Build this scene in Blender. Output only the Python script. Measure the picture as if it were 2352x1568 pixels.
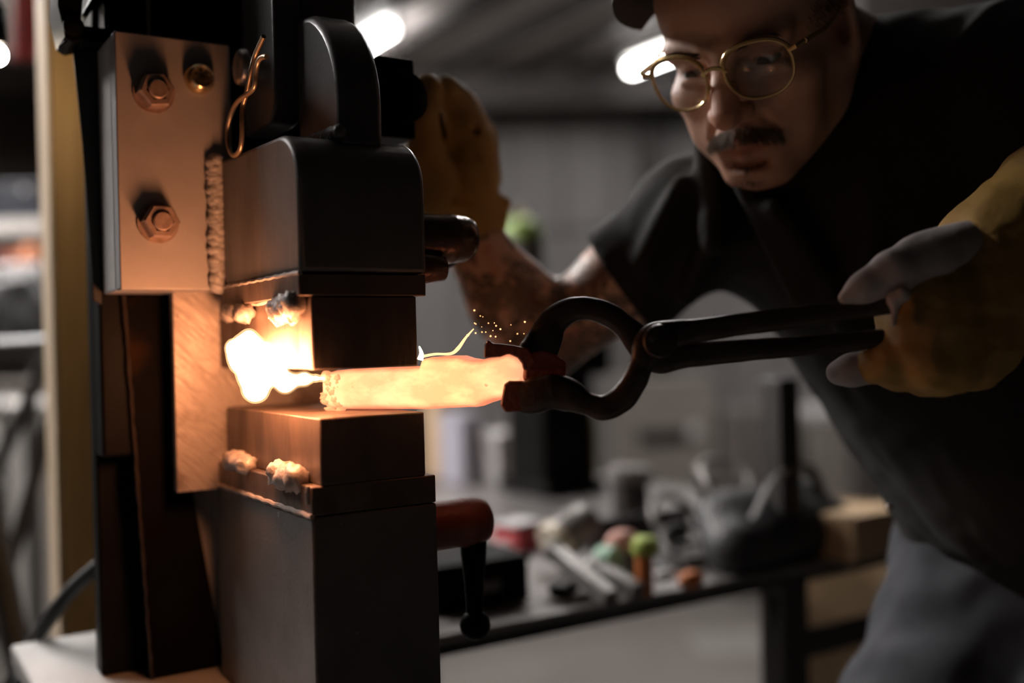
import bpy, bmesh, math, random
import numpy as np
from mathutils import Vector, Matrix, noise

random.seed(7)
rng = np.random.default_rng(7)
C = bpy.context.scene.collection
for o in list(bpy.data.objects):
    bpy.data.objects.remove(o)

# ------------------------------------------------------------------ camera, world, exposure
sc = bpy.context.scene
FPX, ROLL, ZC = 2400.0, 0.026, 1.2          # focal length in pixels of a 2352 px wide frame, roll, eye height
cd = bpy.data.cameras.new('camera')
cam = bpy.data.objects.new('camera', cd)
C.objects.link(cam)
cam.location = (0, 0, ZC)
cam.rotation_euler = (math.pi / 2, ROLL, 0)
cd.sensor_width = 36.0
cd.lens = FPX / 2352 * 36.0
cd.clip_start = 0.02
cd.clip_end = 60
cd.dof.use_dof = True
cd.dof.focus_distance = 0.866
cd.dof.aperture_fstop = 1.35
sc.camera = cam
w = bpy.data.worlds.new('world')
sc.world = w
w.use_nodes = True
w.node_tree.nodes['Background'].inputs[0].default_value = (0.9, 0.93, 1.0, 1)
w.node_tree.nodes['Background'].inputs[1].default_value = 0.002
sc.view_settings.view_transform = 'Standard'
sc.view_settings.look = 'None'
sc.view_settings.exposure = 0.0
sc.view_settings.gamma = 1.0
sc.view_settings.use_curve_mapping = False
TUBE_L = 200.0       # radiance of the unseen tubes added for fill
DIM_L = 45.0         # radiance of the two tubes in view, set dimmer
BULB_L = 170.0       # radiance of the bare bulb at the left
FLAME_L = 70.0       # radiance of the flame
BILLET_L = 1.5       # radiance of the hot billet

# ------------------------------------------------------------------ helpers
TH = math.radians(32.1)                      # the shop's axes: u runs back to the right, v back to the left
U = Vector((math.cos(TH), math.sin(TH), 0))
V = Vector((-math.sin(TH), math.cos(TH), 0))
O = Vector((-0.1565, 0.80, 0.0))             # foot of the press's nearest edge


def ray(px, py):
    dx, dy = px - 1176, py - 784
    return Vector(((dx - ROLL * dy) / FPX, 1.0, -(dy + ROLL * dx) / FPX))


def P(px, py, d):
    """world point at depth d seen at a pixel of the photograph"""
    return Vector((0, 0, ZC)) + ray(px, py) * d


def on(px, py, u=None, v=None, z=None):
    """shop coordinates (u, v, z) of the point seen at a pixel on a known plane"""
    r = ray(px, py)
    c = Vector((0, 0, ZC))
    if u is not None:
        t = (u - (c - O).dot(U)) / r.dot(U)
    elif v is not None:
        t = (v - (c - O).dot(V)) / r.dot(V)
    else:
        t = (z - ZC) / r.z
    q = c + r * t - O
    return Vector((q.dot(U), q.dot(V), q.z))


def loc(p):
    q = p - O
    return Vector((q.dot(U), q.dot(V), q.z))


def world(u, v, z):
    return O + U * u + V * v + Vector((0, 0, z))


def tag(o, label=None, cat=None, group=None, kind=None):
    if label: o['label'] = label
    if cat: o['category'] = cat
    if group: o['group'] = group
    if kind: o['kind'] = kind
    return o


def empty(name, l=(0, 0, 0), rz=0.0, label=None, cat=None, group=None):
    o = bpy.data.objects.new(name, None)
    C.objects.link(o)
    o.empty_display_size = 0.05
    o.location = l
    o.rotation_euler = (0, 0, rz)
    return tag(o, label, cat, group)


class MB:
    def __init__(s):
        s.v, s.f = [], []

    def add(s, vs, fs):
        n = len(s.v)
        s.v += [tuple(p) for p in vs]
        s.f += [tuple(i + n for i in f) for f in fs]
        return s

    def box(s, x0, x1, y0, y1, z0, z1, M=None):
        vs = [Vector(p) for p in ((x0, y0, z0), (x1, y0, z0), (x1, y1, z0), (x0, y1, z0), (x0, y0, z1), (x1, y0, z1), (x1, y1, z1), (x0, y1, z1))]
        if M is not None: vs = [M @ p for p in vs]
        return s.add(vs, [(0, 3, 2, 1), (4, 5, 6, 7), (0, 1, 5, 4), (1, 2, 6, 5), (2, 3, 7, 6), (3, 0, 4, 7)])

    def prism(s, poly, fn, a, b):
        """polygon of (p, q) pairs swept from a to b; fn(p, q, t) gives the point"""
        n = len(poly)
        vs = [fn(p, q, a) for p, q in poly] + [fn(p, q, b) for p, q in poly]
        return s.add(vs, [tuple(range(n - 1, -1, -1)), tuple(range(n, 2 * n))] + [(i, (i + 1) % n, (i + 1) % n + n, i + n) for i in range(n)])

    def tube(s, pts, rad, n=12, flat=1.0, cap=True, up=Vector((0, 0, 1))):
        """round (or flattened) sweep along points; rad is a number or a list"""
        pts = [Vector(p) for p in pts]
        m = len(pts)
        rs = [rad] * m if isinstance(rad, (int, float)) else list(rad)
        rings, prev = [], None
        for i, p in enumerate(pts):
            t = (pts[min(i + 1, m - 1)] - pts[max(i - 1, 0)]).normalized()
            if prev is None:
                a = up if abs(t.dot(up)) < 0.95 else Vector((1, 0, 0))
                x = t.cross(a).normalized()
            else:
                x = (prev - t * prev.dot(t)).normalized()
            prev = x
            y = t.cross(x)
            rings.append([p + x * (math.cos(k * 2 * math.pi / n) * rs[i]) + y * (math.sin(k * 2 * math.pi / n) * rs[i] * flat) for k in range(n)])
        vs = [q for r in rings for q in r]
        fs = [(i * n + k, i * n + (k + 1) % n, (i + 1) * n + (k + 1) % n, (i + 1) * n + k) for i in range(m - 1) for k in range(n)]
        if cap: fs += [tuple(range(n - 1, -1, -1)), tuple((m - 1) * n + k for k in range(n))]
        return s.add(vs, fs)

    def lathe(s, prof, p0, axis, n=24, start=0.0):
        """profile of (radius, height) along an axis from p0"""
        axis = Vector(axis).normalized()
        x = axis.orthogonal().normalized()
        y = axis.cross(x)
        vs, fs = [], []
        for r, h in prof:
            for k in range(n):
                a = start + k * 2 * math.pi / n
                vs.append(Vector(p0) + axis * h + (x * math.cos(a) + y * math.sin(a)) * r)
        m = len(prof)
        for i in range(m - 1):
            for k in range(n):
                fs.append((i * n + k, i * n + (k + 1) % n, (i + 1) * n + (k + 1) % n, (i + 1) * n + k))
        fs += [tuple(range(n - 1, -1, -1)), tuple((m - 1) * n + k for k in range(n))]
        return s.add(vs, fs)

    def ball(s, c, r, n=16, sq=(1, 1, 1), bump=0.0, fr=1.0, seed=0.0):
        c = Vector(c)
        vs, fs = [], []
        m = n // 2
        for i in range(m + 1):
            for k in range(n):
                a, b = math.pi * i / m, 2 * math.pi * k / n
                d = Vector((math.sin(a) * math.cos(b), math.sin(a) * math.sin(b), math.cos(a)))
                rr = r * (1 + bump * noise.noise(d * fr + Vector((seed, seed * .7, 0)))) if bump else r
                vs.append(c + Vector((d.x * rr * sq[0], d.y * rr * sq[1], d.z * rr * sq[2])))
        for i in range(m):
            for k in range(n):
                fs.append((i * n + k, (i + 1) * n + k, (i + 1) * n + (k + 1) % n, i * n + (k + 1) % n))
        return s.add(vs, fs)


def mesh_of(name, mb, merge=1e-6):
    me = bpy.data.meshes.new(name)
    bm = bmesh.new()
    vs = [bm.verts.new(p) for p in mb.v]
    for f in mb.f:
        try: bm.faces.new([vs[i] for i in f])
        except ValueError: pass
    bmesh.ops.remove_doubles(bm, verts=bm.verts, dist=merge)
    bmesh.ops.dissolve_degenerate(bm, edges=bm.edges, dist=merge)
    bmesh.ops.recalc_face_normals(bm, faces=bm.faces)
    bm.to_mesh(me)
    bm.free()
    return me


def obj(name, mb, m, parent=None, bevel=0.0, seg=2, smooth=True, ang=40):
    me = mb if isinstance(mb, bpy.types.Mesh) else mesh_of(name, mb)
    o = bpy.data.objects.new(name, me)
    C.objects.link(o)
    if m is not None and not me.materials: me.materials.append(m)
    if smooth:
        me.polygons.foreach_set('use_smooth', [True] * len(me.polygons))
        me.set_sharp_from_angle(angle=math.radians(ang))
    if bevel:
        b = o.modifiers.new('bevel', 'BEVEL')
        b.width, b.segments, b.limit_method, b.angle_limit = bevel, seg, 'ANGLE', math.radians(35)
    if parent is not None: o.parent = parent
    return o


def boxo(name, m, parent, x0, x1, y0, y1, z0, z1, bevel=0.002, seg=2):
    return obj(name, MB().box(x0, x1, y0, y1, z0, z1), m, parent, bevel, seg)


def spline(pts, n=8):
    """Catmull-Rom through points (tuples of any length)"""
    pts = [np.array(p, float) for p in pts]
    out = []
    for i in range(len(pts) - 1):
        p0, p1, p2, p3 = pts[max(i - 1, 0)], pts[i], pts[i + 1], pts[min(i + 2, len(pts) - 1)]
        for k in range(n):
            t = k / n
            out.append(.5 * (2 * p1 + (p2 - p0) * t + (2 * p0 - 5 * p1 + 4 * p2 - p3) * t * t + (3 * p1 - p0 - 3 * p2 + p3) * t ** 3))
    out.append(pts[-1])
    return out


# ------------------------------------------------------------------ materials
def mat(name, col, rough=0.5, metal=0.0, col2=None, scale=20.0, stretch=(1, 1, 1), contrast=(0.35, 0.7), bump=0.0, bscale=60.0,
        rough2=None, rot=0.0, spec=0.5, detail=5.0, col3=None, scale3=6.0, amt3=(0.55, 0.7), emit=None, estr=0.0, attr=None):
    m = bpy.data.materials.new(name)
    m.use_nodes = True
    nt = m.node_tree
    N, L = nt.nodes, nt.links
    b = N['Principled BSDF']
    b.inputs['Roughness'].default_value = rough
    b.inputs['Metallic'].default_value = metal
    b.inputs['Specular IOR Level'].default_value = spec
    b.inputs['Base Color'].default_value = (*col, 1)
    tc = N.new('ShaderNodeTexCoord')
    mp = N.new('ShaderNodeMapping')
    mp.inputs['Scale'].default_value = stretch
    if rot: mp.vector_type = 'TEXTURE'
    mp.inputs['Rotation'].default_value = (0, rot, 0)
    L.new(tc.outputs['Object'], mp.inputs['Vector'])
    colour = None
    if col2 is not None:
        n = N.new('ShaderNodeTexNoise')
        n.inputs['Scale'].default_value = scale
        n.inputs['Detail'].default_value = detail
        L.new(mp.outputs['Vector'], n.inputs['Vector'])
        r = N.new('ShaderNodeMapRange')
        r.inputs['From Min'].default_value, r.inputs['From Max'].default_value = contrast
        L.new(n.outputs['Fac'], r.inputs['Value'])
        x = N.new('ShaderNodeMix')
        x.data_type = 'RGBA'
        x.inputs[6].default_value = (*col, 1)
        x.inputs[7].default_value = (*col2, 1)
        L.new(r.outputs['Result'], x.inputs[0])
        colour = x.outputs[2]
        if rough2 is not None:
            rr = N.new('ShaderNodeMapRange')
            rr.inputs['To Min'].default_value, rr.inputs['To Max'].default_value = rough, rough2
            L.new(r.outputs['Result'], rr.inputs['Value'])
            L.new(rr.outputs['Result'], b.inputs['Roughness'])
    if col3 is not None:
        n = N.new('ShaderNodeTexNoise')
        n.inputs['Scale'].default_value = scale3
        n.inputs['Detail'].default_value = 8
        L.new(tc.outputs['Object'], n.inputs['Vector'])
        r = N.new('ShaderNodeMapRange')
        r.inputs['From Min'].default_value, r.inputs['From Max'].default_value = amt3
        L.new(n.outputs['Fac'], r.inputs['Value'])
        x = N.new('ShaderNodeMix')
        x.data_type = 'RGBA'
        x.inputs[6].default_value = (*col, 1)
        x.inputs[7].default_value = (*col3, 1)
        if colour is not None: L.new(colour, x.inputs[6])
        L.new(r.outputs['Result'], x.inputs[0])
        colour = x.outputs[2]
    if attr is not None:
        a = N.new('ShaderNodeAttribute')
        a.attribute_name = attr
        x = N.new('ShaderNodeMix')
        x.data_type = 'RGBA'
        x.blend_type = 'MULTIPLY'
        x.inputs[0].default_value = 1
        x.inputs[6].default_value = (*col, 1)
        if colour is not None: L.new(colour, x.inputs[6])
        L.new(a.outputs['Color'], x.inputs[7])
        colour = x.outputs[2]
    if colour is not None: L.new(colour, b.inputs['Base Color'])
    if bump:
        n = N.new('ShaderNodeTexNoise')
        n.inputs['Scale'].default_value = bscale
        n.inputs['Detail'].default_value = 6
        L.new(mp.outputs['Vector'], n.inputs['Vector'])
        bp = N.new('ShaderNodeBump')
        bp.inputs['Strength'].default_value = bump
        bp.inputs['Distance'].default_value = 0.002
        L.new(n.outputs['Fac'], bp.inputs['Height'])
        L.new(bp.outputs['Normal'], b.inputs['Normal'])
    if emit is not None:
        b.inputs['Emission Color'].default_value = (*emit, 1)
        b.inputs['Emission Strength'].default_value = estr
    return m


M = {}
M['paint'] = mat('grey machine paint', (.34, .32, .315), .42, 0, (.29, .275, .27), 25, bump=.12, bscale=300, rough2=.5)
M['darkpaint'] = mat('dark grey machine paint', (.085, .08, .082), .33, 0, (.07, .066, .068), 20, bump=.1, bscale=250)
M['ram'] = mat('worn grey paint on the ram', (.165, .153, .149), .36, .25, (.125, .115, .11), 30, (1, 1, .25), bump=.1, bscale=200, rough2=.5)
M['block'] = mat('dark grey machine paint on the anvil block', (.125, .116, .112), .45, 0, (.10, .093, .09), 25, bump=.2, bscale=220, rough2=.55, col3=(.30, .29, .28), scale3=70, amt3=(.70, .74))
M['mill'] = mat('brown mill scale steel', (.17, .122, .10), .42, .5, (.09, .066, .055), 35, (1, 1, .3), bump=.25, bscale=160, rough2=.6)
M['bright'] = mat('scratched bright steel', (.36, .31, .28), .36, .5, (.28, .235, .21), 30, (1, 1, .09), contrast=(.4, .65), bump=.5, bscale=60, rough2=.46, rot=.75, col3=(.15, .11, .09), scale3=26, amt3=(.56, .70))
M['weld'] = mat('weld metal', (.44, .38, .35), .45, .15, (.30, .25, .22), 120, bump=.4, bscale=350)
M['black'] = mat('black painted steel', (.005, .0045, .0045), .5, 0, (.007, .0065, .0065), 30, bump=.1, bscale=200, spec=.06)
M['rustblack'] = mat('black steel with rust', (.003, .0022, .002), .6, 0, (.004, .003, .003), 20, col3=(.03, .012, .0035), scale3=9, amt3=(.6, .74), bump=.2, bscale=150, spec=.03)
M['rubber'] = mat('black rubber', (.02, .02, .021), .6)
M['bolt'] = mat('oxidised bolt steel', (.36, .26, .22), .42, .35, (.24, .165, .135), 150, bump=.15, bscale=400)
M['zinc'] = mat('yellow zinc plated steel', (.62, .48, .27), .22, .9)
M['chrome'] = mat('chromed steel', (.62, .6, .6), .3, .9, (.5, .48, .47), 80)
M['brass'] = mat('dull gold zinc wire', (.42, .31, .20), .34, .8)
M['standtop'] = mat('worn pale steel plate', (.26, .245, .23), .5, 0, (.2, .19, .18), 8)
M['recess'] = mat('recess shade', (.02, .017, .012), .6)
M['redglow_rust'] = mat('steel coloured red for glow and rust', (.25, .075, .05), .36, .1, (.2, .06, .04), 60, bump=.25, bscale=220)  # red glow on the clamp hub is put into this base colour
M['darkgloss'] = mat('glossy dark steel', (.11, .075, .06), .2, .5, (.16, .10, .075), 90, bump=.5, bscale=110)
M['tongs'] = mat('forged black iron', (.075, .055, .045), .36, .6, (.045, .035, .03), 50, bump=.3, bscale=190, rough2=.5)
M['wood'] = mat('yellow pine', (.62, .36, .125), .55, 0, (.46, .25, .08), 9, (9, 9, .7), bump=.1, bscale=40, detail=8)
M['woodedge'] = mat('paler wood for lit side and lath', (.66, .52, .37), .6, 0, (.55, .42, .28), 8, (9, 9, .7))
M['floor'] = mat('worn concrete', (.18, .162, .150), .6, 0, (.145, .13, .12), 2.2, bump=.1, bscale=12, col3=(.22, .205, .195), scale3=1.2)
M['siding'] = mat('grey sheet siding', (.18, .168, .165), .5, 0, (.145, .136, .133), 1.2)
M['deck'] = mat('grey roof deck', (.66, .62, .60), .5, 0, (.56, .53, .51), 1.5)
M['purlin'] = mat('dark purlin', (.028, .022, .020), .6)
M['darkwall'] = mat('dark plywood wall', (.016, .012, .010), .8, spec=.1)
M['tubeglow'] = mat('glowing tube', (1, 1, 1), .4, emit=(1.0, .96, .93), estr=TUBE_L)
M['dimglow'] = mat('glowing dim tube', (1, 1, 1), .4, emit=(1.0, .96, .93), estr=DIM_L)
M['bulbglow'] = mat('glowing bulb', (1, 1, 1), .4, emit=(1.0, .86, .70), estr=BULB_L)
M['fixture'] = mat('white enamelled steel', (.6, .6, .58), .4)
M['benchtop'] = mat('grey steel bench top', (.22, .205, .20), .35, .5, (.2, .185, .18), 6, rough2=.5)
M['benchdark'] = mat('black bench frame', (.022, .018, .017), .5)
M['cabinet'] = mat('warm grey enamel', (.23, .208, .188), .45, 0, (.19, .17, .152), 4)
M['cabinet2'] = mat('dark warm grey enamel', (.13, .115, .108), .5, 0, (.105, .092, .085), 4)
M['plywood'] = mat('tan plywood', (.56, .39, .23), .6, 0, (.46, .31, .17), 3, (6, 6, 1))
M['white'] = mat('white card', (.46, .445, .445), .6)
M['lilac'] = mat('pale lilac card', (.37, .36, .42), .6)
M['redcloth'] = mat('dark red cloth', (.30, .035, .04), .7)
M['red'] = mat('red print', (.48, .06, .07), .6)
M['mint'] = mat('mint plastic', (.30, .48, .36), .4)
M['lime'] = mat('lime plastic', (.42, .52, .12), .4)
M['orange'] = mat('orange plastic', (.55, .17, .05), .4)
M['pink'] = mat('pink plastic', (.55, .27, .22), .5)
M['cream'] = mat('cream enamel', (.66, .58, .45), .3)
M['toolsteel'] = mat('dull tool steel', (.20, .188, .178), .45, .4, (.12, .11, .105), 30)
M['sidelit_paint'] = mat('grey paint lightened as side-lit', (.52, .49, .47), .45, 0, (.46, .43, .41), 25, bump=.1, bscale=300)  # lighter copy of the machine paint, side light put into the colour
M['blue'] = mat('dark blue plastic', (.008, .010, .018), .45)
M['paleblock'] = mat('pale grey laminate', (.62, .60, .57), .5, 0, (.5, .48, .45), 3)
M['yellowp'] = mat('yellow paint', (.30, .24, .05), .5)
M['green'] = mat('green paint', (.20, .30, .06), .5)
# ------------------------------------------------------------------ the room
def structure(name, mb, m, parent=None, **k):
    o = obj(name, mb, m, parent, **k)
    if parent is None: tag(o, kind='structure')
    return o


YB, ZT, XL, XR, YF = 7.6, 3.02, -5.0, 6.0, -2.6
tag(structure('floor', MB().box(XL, XR, YF, YB, -.08, 0), M['floor']), 'worn pale grey concrete workshop floor', None)
wb = structure('wall_back', MB().box(XL, XR, YB, YB + .1, 0, ZT), M['darkwall'])
tag(wb, 'grey sheet metal back wall of the workshop')
for i in range(24):
    x0 = -3.9 + i * .39
    for z0, z1 in ((.06, 1.98), (2.0, 2.86)):
        obj('siding_panel', MB().box(x0 + .006, x0 + .384, YB - .022 - .006 * (i % 2), YB - .001, z0, z1), M['siding'], wb, .006)
structure('wall_left', MB().box(XL - .1, XL, YF, YB + .1, 0, ZT), M['darkwall'])
structure('wall_right', MB().box(XR, XR + .1, YF, YB + .1, 0, ZT), M['darkwall'])
structure('wall_front', MB().box(XL, XR, YF - .1, YF, 0, ZT), M['darkwall'])
ce = structure('ceiling', MB().box(XL, XR, YF, YB + .1, ZT + .1, ZT + .16), M['darkwall'])
tag(ce, 'grey corrugated roof deck on dark purlins')
tag(structure('trim_1', MB().box(XL, XR, YB - .16, YB, 2.87, ZT + .05), M['purlin'], bevel=.01), 'dark eaves beam along the top of the back wall')
for i, x in enumerate((-2.35, .93, 4.2)):
    tag(structure('trim_%d' % (i + 2), MB().box(x, x + .17, YB - .2, YB - .03, 0, 2.87), M['purlin'], bevel=.01), 'dark steel wall post')


def in_room(p): return XL < p.x < XR and .8 < p.y < YB - .05


for k in range(-3, 22):                     # deck sheets and purlins run along v
    a = k * .46
    for name, w2, z0, z1, m in (('deck_panel', .175, ZT + .0, ZT + .1, M['deck']), ('purlin', .075, ZT - .06, ZT + .1, M['purlin'])):
        off = a if name == 'deck_panel' else a + .23
        # clip the strip to the room
        pts = [O + U * off + V * t for t in np.arange(0, 14, .1)]
        ins = [t for t, p in zip(np.arange(0, 14, .1), pts) if in_room(p)]
        if len(ins) < 4: continue
        A, B = O + U * off + V * ins[0], O + U * off + V * ins[-1]
        mb = MB().prism([(-w2, z0), (w2, z0), (w2, z1), (-w2, z1)], lambda p, q, t: t + U * p + Vector((0, 0, q)), A, B)
        obj(name, mb, m, ce, smooth=False)

# ------------------------------------------------------------------ tube lights
def tube_light(p_end, length, label, glow='tubeglow', az=TH + math.pi / 2, n=1):
    """p_end: the near end; the tube runs along v from there"""
    r = empty('tube_light', p_end, az, label, 'light', 'fluorescent tubes under the roof')
    obj('housing', MB().box(-.03, length + .03, -.04, .04 + .06 * (n - 1), .04, .1), M['fixture'], r, .008)
    for i in range(n): obj('tube', MB().tube([(0, .06 * i, 0), (length, .06 * i, 0)], .019, 12), M[glow], r)
    for x in (-.012, length + .012):
        obj('end_cap', MB().box(x - .012, x + .012, -.022, .022 + .06 * (n - 1), -.022, .045), M['fixture'], r, .004)


tube_light(P(905, 62, 5.65), 1.2, 'glowing tube light under the roof beside the top of the press', 'dimglow')
tube_light(P(1450, 158, 6.40) - V * 1.2, 1.2, 'glowing tube light just left of the eyeglasses of the smith', 'dimglow')
tag(structure('trim_6', MB().box(XL, XR, 6.78, 6.95, 2.73, 2.93), M['purlin'], bevel=.01), 'dark girder added to widen the dark band above the back wall')  # second beam, added to deepen the darkness under the roof
tag(structure('trim_5', MB().box(1.36, 2.4, 4.0, 4.25, 0, 2.9), M['purlin'], bevel=.01), 'dark slab added behind the smith to darken the background at the right')  # added slab, only there to hide the lit wall and ceiling
for p, n in (((3.5, 5.4, 2.78), 'unseen tube light added near the right wall to light the background'),
             ((-3.2, 5.0, 2.78), 'unseen tube light added at the far left to light the background'),
             ((.55, 2.9, 2.78), 'unseen tube light added above the bench to light the top edges of glove and shoulder')):
    tube_light(Vector(p), 1.2, n)  # fixtures out of view, added to brighten the background and top edges
tube_light(Vector((-2.3, 2.5, 2.78)), 1.2, 'unseen triple tube light added at the left to light the face of the smith', az=math.radians(50), n=3)  # added out of view to light the face from the left
tube_light(Vector((-2.3, 1.5, 2.7)), 1.2, 'unseen twin tube light added at the left to light the plate side and the face', az=math.radians(58), n=2)  # added out of view to light the plate side and the face

# ------------------------------------------------------------------ press stand and forging press
st = empty('press_stand', O, TH, 'pale grey topped steel stand under the press, corner showing at bottom left', 'stand')
boxo('stand_top', M['standtop'], st, -.158, .112, -.02, .50, .862, .884, .004)
for x in (-.135, .085):
    for y in (.01, .46):
        boxo('leg', M['black'], st, x - .025, x + .025, y - .025, y + .025, 0, .862, .003)
boxo('lower_shelf', M['black'], st, -.13, .085, .01, .455, .2, .22, .003)

pr = empty('forging_press', O, TH, 'grey and black upright forging press squeezing the glowing billet between its dies', 'press')
UVZ = lambda p, q, t: Vector((t, p, q))      # profile in (v, z), swept along u
UZV = lambda p, q, t: Vector((p, t, q))      # profile in (u, z), swept along v

# lower half
ab = boxo('anvil_block', M['block'], pr, 0, .108, .0, .25, .885, 1.0695, .0022, 3)
tag(ab, 'grey painted anvil block under the lower die')
boxo('lower_die_plate', M['mill'], pr, 0, .1075, 0, .243, 1.070, 1.0925, .0012)
ld = boxo('lower_die', M['mill'], pr, .008, .0985, .0, .236, 1.0926, 1.1445, .0013)
# upper half
boxo('upper_die_plate', M['mill'], pr, -.006, .103, 0, .2, 1.239, 1.2565, .001)
ud = boxo('upper_die', M['mill'], pr, .0038, .094, .0, .236, 1.182, 1.2388, .0013)


def lump(c, sx, sy, sz, seed, n=20, bump=.5, fr=2.2):
    return MB().ball(c, 1.0, n, (sx, sy, sz), bump, fr, seed)


def weld_blob(parent, c, r, seed, k=5):
    """a short tack weld: a few overlapping uneven beads"""
    mb = MB()
    rr = random.Random(seed)
    for i in range(k):
        t = (i / (k - 1) - .5)
        mb2 = lump((c[0] - .001 + rr.uniform(-.001, .001), c[1] + t * r[1] * 1.5, c[2] + rr.uniform(-.25, .25) * r[2]), r[0], r[1] * .5, r[2] * rr.uniform(.75, 1.15), seed + i, 16, .45, 2.0)
        mb.add(mb2.v, mb2.f)
    return obj('weld_blob', mb, M['weld'], parent, ang=80)


weld_blob(ld, (.001, .176, 1.0965), (.010, .026, .0095), 3)
weld_blob(ld, (.001, .050, 1.0960), (.010, .024, .0105), 11)
obj('weld_drip', MB().tube([(.0005, .006, 1.0925), (-.001, .006, 1.087), (-.0008, .008, 1.079)], [.003, .0022, .0012], 8), M['weld'], ld)
weld_blob(ud, (-.003, .034, 1.2325), (.009, .024, .0115), 21, 6)
weld_blob(ud, (-.001, .165, 1.2335), (.008, .030, .010), 31)
obj('weld_run', MB().tube([(.001, .14 - i * .012, 1.2385 + .0006 * math.sin(i * 2.1)) for i in range(9)], [.0018, .0022] * 4 + [.002], 8), M['weld'], ud)
# fine weld lines under the ram and under the lower plate
obj('weld_seam', MB().tube([(-.0045, v, 1.2568 + .0004 * math.sin(v * 600)) for v in np.linspace(0, .2, 30)], .0022, 8), M['weld'], pr)
obj('weld_seam', MB().tube([(.0, v, 1.0697 + .0005 * math.sin(v * 500)) for v in np.linspace(0, .245, 30)], .0022, 8), M['weld'], pr)

arc = lambda cx, cy, r, a0, a1, n=10: [(cx + r * math.cos(math.radians(a0 + (a1 - a0) * i / n)), cy + r * math.sin(math.radians(a0 + (a1 - a0) * i / n))) for i in range(n + 1)]
ram = obj('ram', MB().prism([(.0, 1.2572)] + arc(.042, 1.3265, .042, 180, 90, 12) + [(.2, 1.3735), (.2, 1.2572)], UVZ, -.0045, .1045), M['ram'], pr, .004, 3)
rib = obj('ram_rib', MB().prism([(.02, 1.36)] + arc(.115, 1.394, .095, 180, 112, 12) + [(.10, 1.4855), (.113, 1.4855), (.113, 1.36)], UVZ, .0395, .0785), M['darkpaint'], pr, .006, 3)
mb = MB()
for i in range(26):
    v = .014 + i * .0036
    b2 = lump((.037, v, 1.3705 + v * .03), .0055, .0045, .0060, i, 12, .3)
    mb.add(b2.v, b2.f)
obj('weld_bead', mb, M['darkpaint'], rib, ang=80)
# clevis hanging down behind the rib, with its pin and hairpin clip
cl = obj('clevis', MB().prism([(.114, 1.545)] + arc(.138, 1.421, .024, 180, 270, 8) + [(.2, 1.397), (.2, 1.545)], UVZ, .02, .046), M['darkpaint'], pr, .003, 3)
boxo('rod_block', M['darkpaint'], pr, .047, .101, .118, .2, 1.488, 1.545, .005, 3)
boxo('guide_block', M['black'], pr, .112, .149, .10, .24, 1.3885, 1.4625, .002)
obj('cap_nut', MB().lathe([(.0, 0), (.022, 0), (.024, .003), (.024, .012), (.018, .016), (0, .016)], (.132, .1, 1.424), (0, -1, 0), 24), M['black'], pr)
pin_c = on(559, 155, u=.008)
pn = obj('clevis_pin', MB().lathe([(0, 0), (.0125, 0), (.0155, .0015), (.0165, .004), (.0165, .007), (.010, .0075), (.0095, .03), (0, .03)], (pin_c.x - .006, pin_c.y, pin_c.z), (1, 0, 0), 28), M['chrome'], pr)
tag(pn, 'round shiny clevis pin head')
wire = [(606, 84), (597, 103), (586, 128), (577, 160), (571, 190), (566, 215), (558, 243), (556, 275), (556, 310), (553, 338), (546, 352), (537, 357), (529, 348), (524, 325), (523, 300), (527, 276), (534, 255), (543, 238), (556, 224), (572, 214), (582, 203), (586, 190), (587, 172), (590, 152), (595, 138), (604, 131), (612, 131)]
uu = [.004] * 3 + [.002] * 4 + [0] * 10 + [-.002] * 3 + [-.003] * 7
pts = [tuple(on(x, y, u=uu[i] - .008)) for i, (x, y) in enumerate(wire)]
obj('hairpin_clip', MB().tube([Vector(p) for p in spline(pts, 4)], .0021, 10), M['brass'], pr)

# mounting plate with its bolts, the ram welded to it
mp = empty('mounting_plate', (0, 0, 0), 0)
mp.parent = pr
boxo('face_plate', M['paint'], mp, -.0945, .008, .2005, .2205, 1.2545, 1.483, .0016, 3)
boxo('rear_plate', M['sidelit_paint'], mp, -.0945, .008, .2212, .276, 1.2545, 1.483, .0016, 3)


def hex_bolt(x, z, rot):
    b = obj('hex_nut', MB().lathe([(0, 0), (.0145, 0), (.0160, .0012), (.0160, .0150), (.0145, .0170), (.0102, .0170), (.0102, .0140), (0, .0140)], (x, .2, z), (0, -1, 0), 6, rot), M['bolt'], mp, ang=25)
    obj('bolt_end', MB().lathe([(0, 0), (.0086, 0), (.0086, .0190), (.0074, .0202), (0, .0202)], (x, .2, z), (0, -1, 0), 24), M['bolt'], b)
    obj('washer', MB().lathe([(0, 0), (.0182, 0), (.0182, .0022), (0, .0022)], (x, .2006, z), (0, -1, 0), 28), M['bolt'], b)


hex_bolt(-.0622, 1.4305, .4)
hex_bolt(-.0612, 1.3142, .25)
bb = obj('button_bolt', MB().lathe([(0, 0), (.0135, 0), (.014, .002), (.0135, .006), (.0118, .0105), (.0095, .0125), (.0085, .0118), (0, .0112)], (-.0215, .2, 1.4475), (0, -1, 0), 28), M['zinc'], mp)
tag(bb, 'shiny yellow zinc bolt with a dark star for its recess')
mb = MB()
for k in range(3):
    Mx = Matrix.Translation((-.0215, .1884, 1.4475)) @ Matrix.Rotation(k * math.pi / 3 + .3, 4, 'Y')
    mb.box(-.0074, .0074, -.0003, .0003, -.0018, .0018, Mx)
obj('star_shade', mb, M['recess'], bb, smooth=False)  # thin dark bars stand for the shade inside the recess
mb = MB()
rr = random.Random(5)
for i in range(46):
    z = 1.2575 + i * .00258
    b2 = lump((-.0085 + rr.uniform(-.0012, .0012), .1965, z), .0080 + rr.uniform(-.0008, .0012), .0062, .0068, i * 1.7, 14, .28, 1.6)
    mb.add(b2.v, b2.f)
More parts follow.
